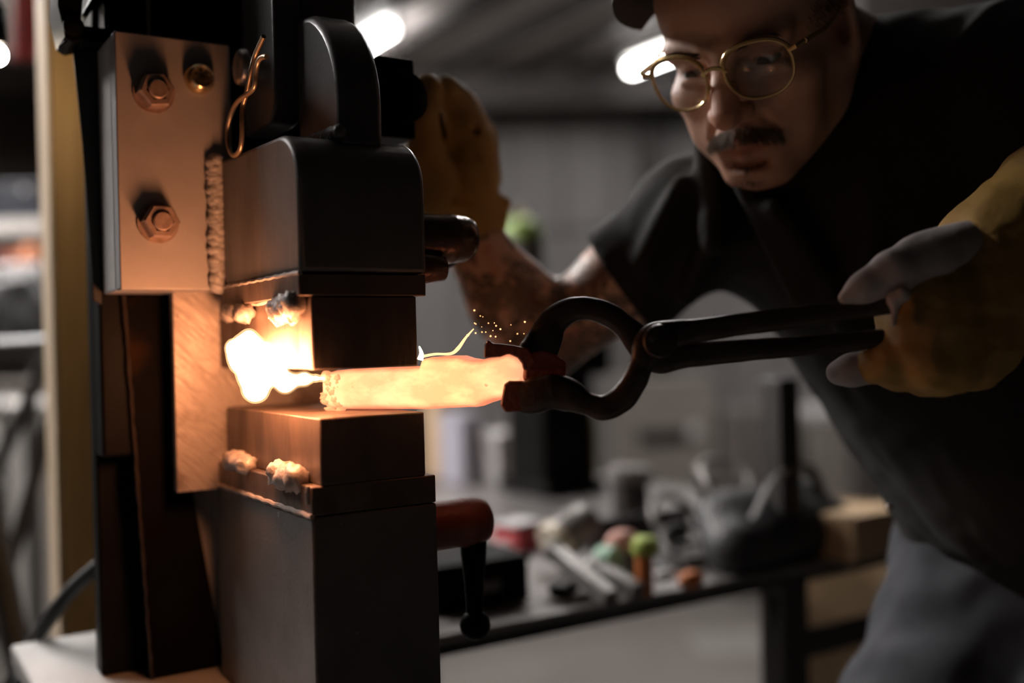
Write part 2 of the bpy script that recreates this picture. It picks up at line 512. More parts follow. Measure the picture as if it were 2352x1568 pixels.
wbd = obj('weld_bead', mb, M['paint'], mp, ang=80)
tag(wbd, 'rippled weld bead joining plate and ram')

# guide plate behind the dies
gp = boxo('guide_plate', M['bright'], pr, -.0395, .125, .2432, .2545, 1.0655, 1.262, .001)
tag(gp, 'scratched bright steel guide plate')

# frame behind
boxo('frame_column', M['black'], pr, -.05, .11, .345, .47, .886, 1.62, .003)
boxo('frame_flange', M['black'], pr, -.0975, .12, .317, .344, .8845, 1.62, .003)
boxo('flange_rib', M['black'], pr, -.0975, -.05, .2825, .3165, 1.10, 1.62, .003)
boxo('frame_head', M['black'], pr, -.045, .11, .2775, .3165, 1.2, 1.62, .003)
obj('edge_strip', MB().box(-.049, -.0455, .2735, .277, 1.484, 1.62), M['paint'], pr)
gus = [(-.0752, 1.2535), (-.058, .886), (.0115, .886), (-.0165, 1.0655), (.1, 1.0655), (.1, 1.2535)]
obj('frame_gusset', MB().prism(gus, UZV, .2775, .3), M['rustblack'], pr, .001)
e = [(-.0762 + (.0172 + .0006 * math.sin(i * 2.7)) * i / 40 + rr.uniform(-.0003, .0003), .2772 + rr.uniform(0, .0006), 1.2535 - .3675 * i / 40) for i in range(41)]
tag(obj('cut_edge', MB().tube([Vector(p) for p in e], [.0016 + rr.uniform(-.0006, .0008) for _ in e], 7), M['tongs'], pr), 'ragged torch-cut edge of the gusset')
boxo('backing_plate', M['paint'], pr, -.026, .075, .3005, .3125, .886, 1.0655, .001)


def clamp_handle(parent, v, z, u0, u1, r, hub_m, lever, label):
    h = empty('clamp_handle', (0, 0, 0), 0)
    h.parent = parent
    tag(h, label)
    d = u1 - u0
    obj('hub', MB().lathe([(0, 0), (r * .96, 0), (r, d * .1), (r * .98, d * .62), (r * 1.03, d * .66), (r * 1.0, d * .72), (r * .97, d * .86), (r * .86, d * .95), (r * .6, d), (0, d)], (u0, v, z), (1, 0, 0), 28), hub_m, h)
    a, b = Vector(lever[0]), Vector(lever[1])
    obj('lever', MB().tube([a, a.lerp(b, .25), a.lerp(b, .6), b], [r * .58, r * .54, r * .42, r * .36], 16), M['black'], h)
    obj('ball_end', MB().ball(b + (b - a).normalized() * r * .45, r * .64, 20), M['black'], h)


clamp_handle(pr, .05, 1.0405, .109, .1845, .0215, M['redglow_rust'], ((.17, .05, 1.03), (.1695, .05, .958)), 'clamp handle coloured red for the hot glow, with a hanging ball lever')
ch = clamp_handle(pr, .05, 1.292, .1055, .177, .0215, M['darkgloss'], ((.165, .06, 1.285), (.16, .13, 1.262)), 'dark glossy clamp handle on the ram')
obj('handle_bracket', MB().lathe([(0, 0), (.013, 0), (.014, .01), (.011, .03), (0, .034)], (.108, .035, 1.2645), (1, 0, 0), 16), M['darkgloss'], pr)

# black valve bracket at the top left of the column
vb = empty('valve_bracket', (0, 0, 0), 0)
vb.parent = pr


def plate_px(name, poly, v0, v1, m, parent, bevel=.001):
    q = [on(x, y, v=v0) for x, y in poly]
    return obj(name, MB().prism([(p.x, p.z) for p in q], UZV, v0, v1), m, parent, bevel)


plate_px('bracket_body', [(136, -60), (133, 10), (150, 85), (168, 98), (198, 92), (198, 62), (186, 55), (196, -60)], .24, .29, M['black'], vb)
plate_px('bracket_arm', [(190, 58), (255, 66), (256, 100), (190, 97)], .245, .285, M['black'], vb)
plate_px('bracket_strut', [(196, 22), (238, -50), (262, -50), (200, 40)], .25, .28, M['black'], vb)
plate_px('bracket_post', [(240, -60), (240, 70), (262, 74), (262, -60)], .25, .28, M['black'], vb)
obj('bracket_bolt', MB().lathe([(0, 0), (.009, 0), (.009, .004), (.004, .006), (0, .006)], tuple(on(168, 62, v=.24)), (0, -1, 0), 16), M['black'], vb)
pts = [on(258, 10 + i * 2.2, v=.244 + (.003 if i % 2 else 0)) for i in range(28)]
obj('spring', MB().tube(pts, .0045, 8), M['black'], vb)
a = on(158, 92, v=.25)
obj('wire_tail', MB().tube([a, on(146, 98, v=.245), on(136, 108, v=.24)], .0009, 6), M['black'], vb)
q = [on(x, y, v=.2785) for x, y in ((165, 92), (225, 98), (235, 700), (215, 690), (203, 500), (190, 330))]
tag(obj('rubber_flap', MB().prism([(p.x, p.z) for p in q], UZV, .279, .2818), M['rubber'], pr, .001), 'black rubber flap beside the plate')

# ------------------------------------------------------------------ hot billet and flame
A, B = P(745, 895, .90), P(1195, 866, .83)
ax = B - A
Lb = math.hypot(ax.x, ax.y)
ex = Vector((ax.x, ax.y, 0)).normalized()
ey = Vector((-ex.y, ex.x, 0))                # away from the camera
r3 = random.Random(3)
# stations along the billet: pixel column, top and bottom pixel rows
S = [(742, 864, 926), (748, 856, 938), (765, 851, 942), (800, 847, 942), (860, 842, 942), (930, 836, 942), (962, 833, 941), (967, 824, 941), (985, 820, 940), (1020, 817, 938), (1048, 817, 937), (1066, 823, 936), (1085, 826, 936), (1105, 825, 928), (1125, 819, 922), (1150, 815, 915), (1165, 813, 905), (1180, 815, 893), (1190, 824, 880), (1196, 842, 866)]
mb = MB()
rings = []
for i, (x, y0, y1) in enumerate(S):
    d = .90 + (.83 - .90) * (x - 745) / 450
    t, b = P(x, y0, d), P(x, y1, d)
    if x < 964:
        t.z, b.z = min(t.z, 1.1812), max(b.z, 1.1455)
    th = .030 * (.82 if i in (0, len(S) - 1) else 1)
    m_ = (t + b) / 2
    h = (t.z - b.z) / 2
    n = 20
    ring = []
    for k in range(n):
        a = 2 * math.pi * k / n + math.pi / n
        ca, sa = math.cos(a), math.sin(a)
        px_ = math.copysign(abs(ca) ** .38, ca)
        pz_ = math.copysign(abs(sa) ** .38, sa)
        jit = .0005 * noise.noise(Vector((x * .05, ca * 3, sa * 3)))
        ring.append(m_ + ey * (th / 2 * (1 + px_)) + Vector((0, 0, pz_ * h)) - ey * jit + ex * (.0012 * noise.noise(Vector((k, i, 5))) if i < 2 else 0))
    rings.append(ring)
vs = [p for r in rings for p in r]
n = 20
fs = [(i * n + k, i * n + (k + 1) % n, (i + 1) * n + (k + 1) % n, (i + 1) * n + k) for i in range(len(S) - 1) for k in range(n)] + [tuple(range(n - 1, -1, -1)), tuple((len(S) - 1) * n + k for k in range(n))]
m = bpy.data.materials.new('hot billet')
m.use_nodes = True
nt = m.node_tree
N, Lk = nt.nodes, nt.links
bs = N['Principled BSDF']
bs.inputs['Base Color'].default_value = (.12, .06, .04, 1)
bs.inputs['Roughness'].default_value = .7
tc = N.new('ShaderNodeTexCoord')
sepn = N.new('ShaderNodeSeparateXYZ')
Lk.new(tc.outputs['Object'], sepn.inputs[0])
mr = N.new('ShaderNodeMapRange')             # cooler toward the end held by the tongs
mr.inputs['From Min'].default_value, mr.inputs['From Max'].default_value = -.12, .012
Lk.new(sepn.outputs['X'], mr.inputs['Value'])
cr = N.new('ShaderNodeValToRGB')
els = cr.color_ramp.elements
els[0].position, els[0].color = 0, (1.0, .46, .22, 1)
els[1].position, els[1].color = 1, (.98, .33, .20, 1)
for p_, c_ in ((.2, (1.0, .56, .25, 1)), (.5, (1.0, .58, .24, 1)), (.82, (1.0, .52, .24, 1))):
    e_ = els.new(p_); e_.color = c_
Lk.new(mr.outputs['Result'], cr.inputs[0])
no = N.new('ShaderNodeTexNoise')
no.inputs['Scale'].default_value = 55; no.inputs['Detail'].default_value = 6
mpn = N.new('ShaderNodeMapping'); mpn.inputs['Scale'].default_value = (.45, 1, 1)
Lk.new(tc.outputs['Object'], mpn.inputs['Vector']); Lk.new(mpn.outputs[0], no.inputs['Vector'])
r1 = N.new('ShaderNodeMapRange')             # brighter streaks where scale has flaked off
r1.inputs['From Min'].default_value, r1.inputs['From Max'].default_value, r1.inputs['To Min'].default_value, r1.inputs['To Max'].default_value = .45, .72, .78, 1.35
Lk.new(no.outputs['Fac'], r1.inputs['Value'])
no2 = N.new('ShaderNodeTexNoise')
no2.inputs['Scale'].default_value = 130; no2.inputs['Detail'].default_value = 4
Lk.new(tc.outputs['Object'], no2.inputs['Vector'])
r2 = N.new('ShaderNodeMapRange')             # dark scale specks
r2.inputs['From Min'].default_value, r2.inputs['From Max'].default_value, r2.inputs['To Min'].default_value, r2.inputs['To Max'].default_value = .22, .30, .45, 1.0
Lk.new(no2.outputs['Fac'], r2.inputs['Value'])
mu = N.new('ShaderNodeMath'); mu.operation = 'MULTIPLY'
Lk.new(r1.outputs[0], mu.inputs[0]); Lk.new(r2.outputs[0], mu.inputs[1])
mu2 = N.new('ShaderNodeMath'); mu2.operation = 'MULTIPLY'; mu2.inputs[1].default_value = BILLET_L
Lk.new(mu.outputs[0], mu2.inputs[0])
ge = N.new('ShaderNodeNewGeometry')
sn = N.new('ShaderNodeSeparateXYZ'); Lk.new(ge.outputs['Normal'], sn.inputs[0])
ab_ = N.new('ShaderNodeMath'); ab_.operation = 'ABSOLUTE'; Lk.new(sn.outputs['Z'], ab_.inputs[0])
me_ = N.new('ShaderNodeMapRange'); me_.inputs['From Min'].default_value = .25; me_.inputs['From Max'].default_value = .9
Lk.new(ab_.outputs[0], me_.inputs['Value'])
ec = N.new('ShaderNodeMix'); ec.data_type = 'RGBA'; ec.inputs[7].default_value = (.72, .20, .10, 1)   # the skin cools first along the edges
Lk.new(me_.outputs[0], ec.inputs[0]); Lk.new(cr.outputs[0], ec.inputs[6])
Lk.new(ec.outputs[2], bs.inputs['Emission Color']); Lk.new(mu2.outputs[0], bs.inputs['Emission Strength'])
mb.add(vs, fs)
bo = obj('steel_billet', mb, m, None, ang=50)
bo.data.transform(Matrix.Translation(-B))
bo.location = B
tag(bo, 'glowing yellow-orange steel billet gripped by tongs between the dies', 'billet')
# flakes of scale curling up on the squeezed end
sm = mat('flaking scale', (.14, .06, .04), .7, 0, emit=(1, .40, .18), estr=.85)
for i in range(15):
    x, y = (752 + 7 * math.sin(i) if i < 8 else 772 + 6 * math.sin(i)), (858 + (i % 8) * 11.3 if i < 8 else 866 + (i - 8) * 12)
    d = .90 + (.83 - .90) * (x - 745) / 450
    p = P(x + r3.uniform(-5, 5), y + r3.uniform(-3, 3), d + .0012) - B
    obj('scale_flake', MB().ball(p, 1, 10, (.0032 + r3.uniform(0, .0012), .0022, .0021 + r3.uniform(0, .0008)), .9, 2.5, i), sm, bo, ang=80)

# ------------------------------------------------------------------ signed-distance modelling
class SDF:
    def __init__(s, lo, hi, h):
        s.lo, s.h = np.array(lo, np.float32), h
        s.n = np.ceil((np.array(hi) - np.array(lo)) / h).astype(int) + 1
        s.F = np.full(s.n, 1.0, np.float32)

    def sub(s, lo, hi):
        a = np.clip(np.floor((np.array(lo) - s.lo) / s.h).astype(int), 0, s.n - 1)
        b = np.clip(np.ceil((np.array(hi) - s.lo) / s.h).astype(int) + 1, 1, s.n)
        if np.any(b <= a): return None, None
        ax_ = [(s.lo[i] + s.h * np.arange(a[i], b[i])).astype(np.float32) for i in range(3)]
        X = (ax_[0][:, None, None], ax_[1][None, :, None], ax_[2][None, None, :])
        return tuple(slice(a[i], b[i]) for i in range(3)), X

    def put(s, fn, lo, hi, k=0.0, cut=False, both=False):
        m_ = k + 4 * s.h
        sl, X = s.sub(np.array(lo) - m_, np.array(hi) + m_)
        if sl is None: return
        d = fn(X)
        F = s.F[sl]
        if cut: d = -d
        if cut or both:
            r = np.maximum(F, d)
            if k: r = r + np.maximum(k - np.abs(F - d), 0) ** 2 / (4 * k)
        else:
            r = np.minimum(F, d)
            if k: r = r - np.maximum(k - np.abs(F - d), 0) ** 2 / (4 * k)
        s.F[sl] = r

    def cone(s, a, b, ra, rb, k=0.0, cut=False, sq=None):
        a, b = np.array(a, np.float32), np.array(b, np.float32)
        ab = b - a
        L2 = float(ab @ ab) + 1e-12

        def fn(X):
            t = ((X[0] - a[0]) * ab[0] + (X[1] - a[1]) * ab[1] + (X[2] - a[2]) * ab[2]) / L2
            t = np.clip(t, 0, 1)
            d = np.sqrt((X[0] - a[0] - t * ab[0]) ** 2 + (X[1] - a[1] - t * ab[1]) ** 2 + (X[2] - a[2] - t * ab[2]) ** 2)
            return d - (ra + (rb - ra) * t)
        r = max(ra, rb)
        s.put(fn, np.minimum(a, b) - r, np.maximum(a, b) + r, k, cut)

    def chain(s, pts, rad, k=0.0, cut=False):
        for i in range(len(pts) - 1): s.cone(pts[i], pts[i + 1], rad[i], rad[i + 1], k, cut)

    def ell(s, c, r, R=None, k=0.0, cut=False):
        """ellipsoid; R: 3x3 matrix whose columns are the axes"""
        c, r = np.array(c, np.float32), np.array(r, np.float32)
        R = np.eye(3, dtype=np.float32) if R is None else np.array(R, np.float32)

        def fn(X):
            q = [X[0] - c[0], X[1] - c[1], X[2] - c[2]]
            k0, k1 = 0, 0
            for i in range(3):
                l = q[0] * R[0, i] + q[1] * R[1, i] + q[2] * R[2, i]
                k0 = k0 + (l / r[i]) ** 2
                k1 = k1 + (l / r[i] ** 2) ** 2
            k0, k1 = np.sqrt(k0), np.sqrt(k1)
            return k0 * (k0 - 1) / np.maximum(k1, 1e-6)
        m_ = float(r.max())
        ext = np.abs(R) @ r
        s.put(fn, c - ext, c + ext, k, cut)

    def plane(s, p, nrm, lo, hi, k=0.0):
        """keep what lies behind the plane (opposite to nrm) inside the box"""
        p, nrm = np.array(p), np.array(nrm) / np.linalg.norm(nrm)
        s.put(lambda X: (X[0] - p[0]) * nrm[0] + (X[1] - p[1]) * nrm[1] + (X[2] - p[2]) * nrm[2], lo, hi, k, both=True)

    def wave(s, amp, fr, seed=0, mask=None):
        """wrinkles: add a band-limited wave field near the surface"""
        sl = np.where(np.abs(s.F) < .03)
        q = np.stack([s.lo[i] + s.h * sl[i] for i in range(3)], 1).astype(np.float32)
        r_ = np.random.default_rng(seed)
        w_ = np.zeros(len(q), np.float32)
        for j in range(7):
            d = r_.normal(size=3); d /= np.linalg.norm(d)
            e = r_.normal(size=3); e /= np.linalg.norm(e)
            f_ = fr * r_.uniform(.5, 1.5)
            w_ += np.sin(q @ d.astype(np.float32) * f_ + 1.6 * np.sin(q @ e.astype(np.float32) * f_ * .6 + j) + r_.uniform(0, 6)).astype(np.float32)
        w_ = w_ / 7 * amp
        if mask is not None: w_ *= mask(q)
        s.F[sl] += w_

    def mesh(s, name):
        F, n = s.F, s.n
        # pad the border outside so the surface always closes
        for ax_ in range(3):
            for e in (0, -1):
                ix = [slice(None)] * 3
                ix[ax_] = e
                F[tuple(ix)] = np.maximum(F[tuple(ix)], s.h * .5)
        neg = F < 0
        c = np.zeros(n - 1, np.uint8)
        cor = [(i, j, k) for i in (0, 1) for j in (0, 1) for k in (0, 1)]
        for i, j, k in cor: c += neg[i:n[0] - 1 + i, j:n[1] - 1 + j, k:n[2] - 1 + k]
        act = np.argwhere((c > 0) & (c < 8))
        idx = np.full(n - 1, -1, np.int32)
        idx[act[:, 0], act[:, 1], act[:, 2]] = np.arange(len(act))
        val = {q: F[act[:, 0] + q[0], act[:, 1] + q[1], act[:, 2] + q[2]] for q in cor}
        acc, cnt = np.zeros((len(act), 3), np.float32), np.zeros(len(act), np.float32)
        for q in cor:
            for ax_ in range(3):
                if q[ax_]: continue
                r_ = list(q); r_[ax_] = 1
                a, b = val[q], val[tuple(r_)]
                x = (a < 0) != (b < 0)
                t = np.where(x, a / np.where(x, a - b, 1), 0)
                pos = np.tile(np.array(q, np.float32), (len(act), 1))
                pos[:, ax_] = t
                acc += np.where(x[:, None], pos, 0)
                cnt += x
        vtx = s.lo + s.h * (act + acc / cnt[:, None])
        faces = []
        for ax_ in range(3):
            o1, o2 = [(1, 2), (2, 0), (0, 1)][ax_]
            sl0 = [slice(1, -1)] * 3; sl1 = [slice(1, -1)] * 3
            sl0[ax_] = slice(0, -1); sl1[ax_] = slice(1, None)
            a, b = neg[tuple(sl0)], neg[tuple(sl1)]
            for flip, msk in ((False, a & ~b), (True, b & ~a)):
                e = np.argwhere(msk)
                if not len(e): continue
                e = e + 1
                e[:, ax_] -= 1
                q = []
                for da, db in ((-1, -1), (0, -1), (0, 0), (-1, 0)):
                    g = e.copy()
                    g[:, o1] += da; g[:, o2] += db
                    q.append(idx[g[:, 0], g[:, 1], g[:, 2]])
                q = np.stack(q, 1)
                faces.append(q[:, ::-1] if flip else q)
        fs_ = np.concatenate(faces)
        me = bpy.data.meshes.new(name)
        me.vertices.add(len(vtx)); me.vertices.foreach_set('co', vtx.astype(np.float32).ravel())
        me.loops.add(fs_.size); me.loops.foreach_set('vertex_index', fs_.astype(np.int32).ravel())
        me.polygons.add(len(fs_)); me.polygons.foreach_set('loop_start', np.arange(0, fs_.size, 4, dtype=np.int32))
        me.update(calc_edges=True)
        me.polygons.foreach_set('use_smooth', [True] * len(fs_))
        return me, vtx


def paint(me, col, name='tint'):
    a = me.color_attributes.new(name, 'FLOAT_COLOR', 'POINT')
    c4 = np.ones((len(col), 4), np.float32)
    c4[:, :3] = col
    a.data.foreach_set('color', c4.ravel())


# the flame bursting out of the squeezed left end
UF = -.017
def fl(x, y, u=UF):
    q = on(x, y, u=u)
    return world(q.x, q.y, q.z)


def glow_mat(name, col, strength):
    m_ = bpy.data.materials.new(name)
    m_.use_nodes = True
    nt_ = m_.node_tree
    nt_.nodes.remove(nt_.nodes['Principled BSDF'])
    e_ = nt_.nodes.new('ShaderNodeEmission'); e_.inputs[0].default_value = (*col, 1); e_.inputs[1].default_value = strength
    t_ = nt_.nodes.new('ShaderNodeBsdfTransparent')
    ad = nt_.nodes.new('ShaderNodeAddShader')
    nt_.links.new(e_.outputs[0], ad.inputs[0]); nt_.links.new(t_.outputs[0], ad.inputs[1])
    nt_.links.new(ad.outputs[0], nt_.nodes['Material Output'].inputs[0])
    return m_


M['flame'] = glow_mat('flame', (1.0, .375, .155), FLAME_L / 2)
M['mantle'] = glow_mat('flame mantle', (1.0, .60, .26), .5)


def flame_sdf(grow, h=.0012):
    c0 = fl(590, 850)
    s = SDF(np.array(c0) - .09, np.array(c0) + .09, h)
    px = .88 / FPX
    for a, b, ra, rb in (((572, 770), (570, 805), 12, 36), ((570, 805), (592, 850), 40, 42), ((592, 850), (588, 893), 42, 30), ((540, 800), (556, 830), 22, 30), ((610, 800), (622, 850), 14, 26), ((622, 850), (655, 878), 30, 18)):
        s.cone(fl(*a), fl(*b), ra * px + grow, rb * px + grow, .008)
    s.cone(fl(655, 878), fl(700, 870, -.004), 16 * px + grow, 9 * px + grow, .006)
    s.cone(fl(700, 870, -.004), P(742, 868, .895), 9 * px + grow, 5 * px + grow, .006)
    s.wave(.0008, 190, 4)
    return s


me, _ = flame_sdf(-.0008).mesh('flame')
fo = obj('flame', me, M['flame'], None)
me2, _ = flame_sdf(.0010).mesh('mantle')
obj('flame_mantle', me2, M['mantle'], fo)
tag(fo, 'white-hot ball of flame bursting from the left end of the billet', 'flame')
# thin licks of flame over the right part of the billet
mb = MB()
pts = spline([(P(965, 826, .862)), (P(968, 812, .862)), (P(963, 795, .863))], 5)
mb.tube([Vector(p) for p in pts], list(np.interp(np.linspace(0, 1, len(pts)), [0, .4, 1], [.0026, .002, .0004])), 10)
f2 = obj('flame', mb, M['flame'], None)
tag(f2, 'tiny flame at the lower right corner of the upper die', 'flame')
mb = MB()
pts = spline([P(972, 818, .868), P(1000, 813, .868), P(1035, 812, .866), P(1052, 800, .866), P(1070, 775, .868), P(1088, 755, .87)], 6)
mb.tube([Vector(p) for p in pts], list(np.interp(np.linspace(0, 1, len(pts)), [0, .3, .6, 1], [.0012, .0010, .0016, .0004])), 8)
f3 = obj('flame', mb, glow_mat('thin flame', (1.0, .55, .22), .9), None)
tag(f3, 'thin curl of flame licking up above the billet', 'flame')
mb = MB()
for i in range(26):
    t = r3.random()
    p = P(1060 + 130 * t + r3.uniform(-30, 30), 800 - 60 * r3.random() - 30 * (1 - t), .85 + r3.uniform(-.02, .02))
    b2 = MB().ball(p, r3.uniform(.0003, .0008), 6)
    mb.add(b2.v, b2.f)
sk = obj('sparks', mb, mat('spark', (.2, .1, .05), emit=(1, .42, .15), estr=4.0), None)
tag(sk, 'tiny orange sparks above the tong jaws', 'sparks', kind='stuff')
# ------------------------------------------------------------------ the smith
man = empty('person', P(2300, 1900, 1.1) * 1.0, 0, 'smith in cap, glasses and black shirt leaning in with tongs', 'person')
man.location.z = 0
MI = Matrix.Translation(-man.location)

HS = 1.095                                   # size of the head in the scene
HR = np.array(((.8162, -.2987, -.4945), (-.5777, -.4145, -.7032), (.0050, .8597, -.5109)), np.float32)
HC = np.array((.2466, 1.0114, 1.4964), np.float32)


def H(x, y, z):
    return HC + HR @ np.array((x, y, z), np.float32) * HS


S_ = SDF((-.10, .72, .88), (.64, 1.36, 1.64), .0020)
s = S_
# head
hk = lambda c, r, k=.012, cut=False, R=None: s.ell(H(*c), np.array(r) * HS, HR if R is None else HR @ np.array(R, np.float32), k * HS, cut)
hc = lambda a, b, ra, rb, k=.008, cut=False: s.cone(H(*a), H(*b), ra * HS, rb * HS, k * HS, cut)
hk((0, .035, -.012), (.077, .086, .098), 0)
hk((0, -.025, .028), (.062, .085, .060), .02)
hk((0, .045, .045), (.060, .045, .047), .03)
for q in (-1, 1):
    hc((q * .060, -.045, .0), (q * .050, -.078, .012), .017, .016, .02)
    hc((q * .050, -.078, .012), (q * .018, -.101, .068), .017, .016, .025)
    hk((q * .045, -.030, .060), (.022, .016, .020), .02)                 # cheekbone
    hk((q * .036, -.064, .058), (.022, .024, .018), .02)                 # cheek
    hc((q * .014, .013, .090), (q * .048, .013, .076), .0095, .008, .014)  # brow
hk((0, -.100, .076), (.021, .016, .017), .02)
hk((0, -.068, .078), (.030, .024, .018), .02)
for q in (-1, 1):
    hk((q * .032, -.003, .095), (.017, .0115, .016), .010, True)
    hk((q * .032, -.004, .0735), (.0146, .0146, .0146), .003)            # lids
    hc((q * .0185, -.0050, .0890), (q * .0445, -.0055, .0805), .0042, .0034, .0012, True)   # lid opening
    hc((q * .019, .0050, .0890), (q * .046, .0040, .0800), .0030, .0026, .003)
    hc((q * .020, -.014, .0865), (q * .045, -.014, .0785), .0030, .0024, .006)
    hc((q * .0035, .024, .0985), (q * .006, .008, .0975), .0016, .001, .004, True)     # frown lines
hc((0, .012, .091), (0, -.018, .103), .0085, .0095, .010)
hc((0, -.018, .103), (0, -.037, .113), .0095, .0125, .008)
for q in (-1, 1):
    hk((q * .0125, -.0395, .1005), (.0080, .0075, .0105), .007)
    hk((q * .0068, -.0480, .1035), (.0036, .0030, .0052), .003, True)
    hc((q * .0165, -.040, .093), (q * .029, -.066, .083), .0015, .001, .008, True)     # nasolabial fold
    hc((q * .024, -.0700, .0875), (0, -.0655, .0985), .0038, .0052, .004)
    hc((q * .021, -.0775, .0870), (0, -.0790, .0960), .0044, .0060, .004)
    hc((q * .026, -.0725, .0905), (0, -.0720, .1035), .0012, .0014, .002, True)
hk((0, -.090, .089), (.017, .004, .006), .008, True)
for q in (-1, 1):                                                          # ears
    ce_ = math.cos(.35)
    Re = [[ce_, 0, q * .34], [0, 1, 0], [-q * .34, 0, ce_]]
    hk((q * .0775, -.004, -.010), (.0065, .033, .019), .006, False, Re)
    hk((q * .0845, -.002, -.009), (.0045, .022, .0105), .003, True, Re)
    hk((q * .0765, -.036, -.002), (.0060, .010, .008), .006)
# neck, trunk and arms
NB = P(1985, 345, 1.07)
s.cone(H(0, -.055, -.022), NB, .056, .062, .03)
s.cone(H(0, -.02, -.05), P(2080, 280, 1.09), .055, .075, .03)
CA, CB = P(1905, 470, 1.12), P(2390, 1110, 1.15)
s.cone(CA, CB, .105, .135, .03)
RS, RU, RE, RW = P(1590, 515, 1.13), P(1440, 645, 1.15), P(1238, 788, 1.175), P(1078, 540, 1.15)
s.cone(CA, RS, .09, .055, .03)
s.chain([RS, RU, RE], [.057, .050, .043], .02)
FM = RE.lerp(RW, .38)
s.chain([RE, FM, RW], [.043, .047, .033], .018)
s.cone(RW, P(1060, 440, 1.13), .030, .030, .01)
LS = P(2330, 230, .985)
s.cone(P(2080, 330, 1.07), LS, .09, .075, .03)
LE, LW = P(2700, 700, .86), P(2420, 575, .825)
s.chain([LS, LE], [.06, .043], .02)
s.chain([LE, LW, P(2260, 690, .82)], [.043, .032, .03], .02)
me, vt = s.mesh('body')
# skin colour by place: lips, stubble, cheeks and the ink on the right arm
hl = (vt - HC) @ HR / HS
tint = np.ones((len(vt), 3), np.float32)
head = np.linalg.norm(hl - np.array((0, -.02, .03)), axis=1) < .16


def blend(mask, col):
    global tint
    tint = tint * (1 - mask[:, None]) + tint * np.array(col, np.float32) * mask[:, None]


g = lambda c, r: np.exp(-(((hl - np.array(c)) / np.array(r)) ** 2).sum(1)) * head
lip = np.clip(g((0, -.0725, .095), (.020, .0075, .012)) * 1.5, 0, 1)
blend(lip, (.88, .68, .66))
st_ = np.clip(g((0, -.088, .07), (.055, .030, .05)) * 1.2, 0, 1) * (1 - lip)
blend(st_ * .35, (.55, .5, .5))
for q in (-1, 1): blend(np.clip(g((q * .032, .0165, .09), (.016, .005, .02)) * 1.4, 0, 1), (.35, .28, .24))
blend(g((0, -.035, .11), (.018, .018, .018)) * .5, (1.1, .78, .74))
arm = (vt[:, 0] < .16) & (vt[:, 1] > 1.0)
nz = np.array([noise.fractal(Vector(p) * 26, .6, 2.1, 3) if a else -1 for p, a in zip(vt.tolist(), arm.tolist())], np.float32)
nz2 = np.array([noise.noise(Vector(p) * 60 + Vector((3, 1, 7))) if a else 0 for p, a in zip(vt.tolist(), arm.tolist())], np.float32)
ink = np.clip((np.abs(nz) < .12) * 1.0 + (nz > .22) * .8 + (nz2 > .35) * .5, 0, 1) * arm
blend(ink * .92, (.13, .17, .17))
red = np.clip((nz2 < -.4) * .5, 0, 1) * arm
blend(red, (1.0, .6, .5))
me.transform(MI)
paint(me, tint)
M['skin'] = mat('skin', (.60, .36, .26), .46, 0, (.54, .305, .21), 40, bump=.15, bscale=350, attr='tint')
body = obj('body', me, M['skin'], man, smooth=False)

# eyes
M['eye'] = mat('eye', (.26, .22, .2), .3)  # whites darkened, shade under the lids put into the colour
M['iris'] = mat('iris', (.05, .03, .02), .12)
for q in (-1, 1):
    c = H(q * .032, -.004, .0735)
    mb = MB().ball(Vector(c), .0126 * HS, 20)
    e = obj('eyeball', mb, M['eye'], man); e.data.transform(MI)
    gaze = Vector(HR @ np.array((-.15, -.30, .94), np.float32)).normalized()
    i_ = obj('iris', MB().lathe([(0, .0112 * HS), (.0058 * HS, .0115 * HS), (.0054 * HS, .0128 * HS), (0, .0134 * HS)], c, gaze, 20), M['iris'], e); i_.data.transform(MI)


def strands(name, pts, m, parent, rad=.00035):
    mb = MB()
    for p, d, l in pts:
        p, d = Vector(p), Vector(d)
        mb.tube([p, p + d * l * .6, p + d * l + Vector((0, 0, -.12 * l))], [rad, rad * .8, rad * .3], 3, cap=False)
    o = obj(name, mb, m, parent, smooth=False)
    o.data.transform(MI)
    return o


r5 = random.Random(9)
M['hair'] = mat('brown hair', (.07, .042, .028), .45)
M['greyhair'] = mat('greying brown moustache hair', (.15, .10, .07), .45, 0, (.30, .24, .18), 60)
pts = []
for i in range(900):                          # moustache
    x = r5.uniform(-.031, .031)
    t = abs(x) / .031
    y = -.0565 - .012 * t ** 1.4 + r5.uniform(-.005, .0045)
    z = .1015 - .0165 * t ** 1.6 + r5.uniform(-.001, .001)
    d = HR @ np.array((math.copysign(.55, x) * (.3 + t), -.8, .35), np.float32)
    pts.append((H(x, y, z), d / np.linalg.norm(d), r5.uniform(.006, .011)))
strands('moustache', pts, M['greyhair'], man)
pts = []
for i in range(260):                          # chin beard
    a = r5.uniform(-1, 1)
    x = a * .02
    y = -.095 + r5.uniform(-.012, .006)
    z = .0935 - .012 * a * a + r5.uniform(-.002, .001)
    d = HR @ np.array((a * .3, -.85, .3), np.float32)
    pts.append((H(x, y, z), d / np.linalg.norm(d), r5.uniform(.004, .008)))
strands('goatee', pts, M['hair'], man, .0003)
for q in (-1, 1):
    pts = []
    for i in range(130):
        t = r5.random()
        d = HR @ np.array((q * .8, .35 - .5 * t, .3), np.float32)
        pts.append((H(q * (.014 + .033 * t), .0115 + .004 * math.sin(t * 2.6) + r5.uniform(-.0025, .0025), .1005 - .012 * t * t), d / np.linalg.norm(d), r5.uniform(.004, .008)))
    strands('eyebrow', pts, M['hair'], man, .0003)
pts = []
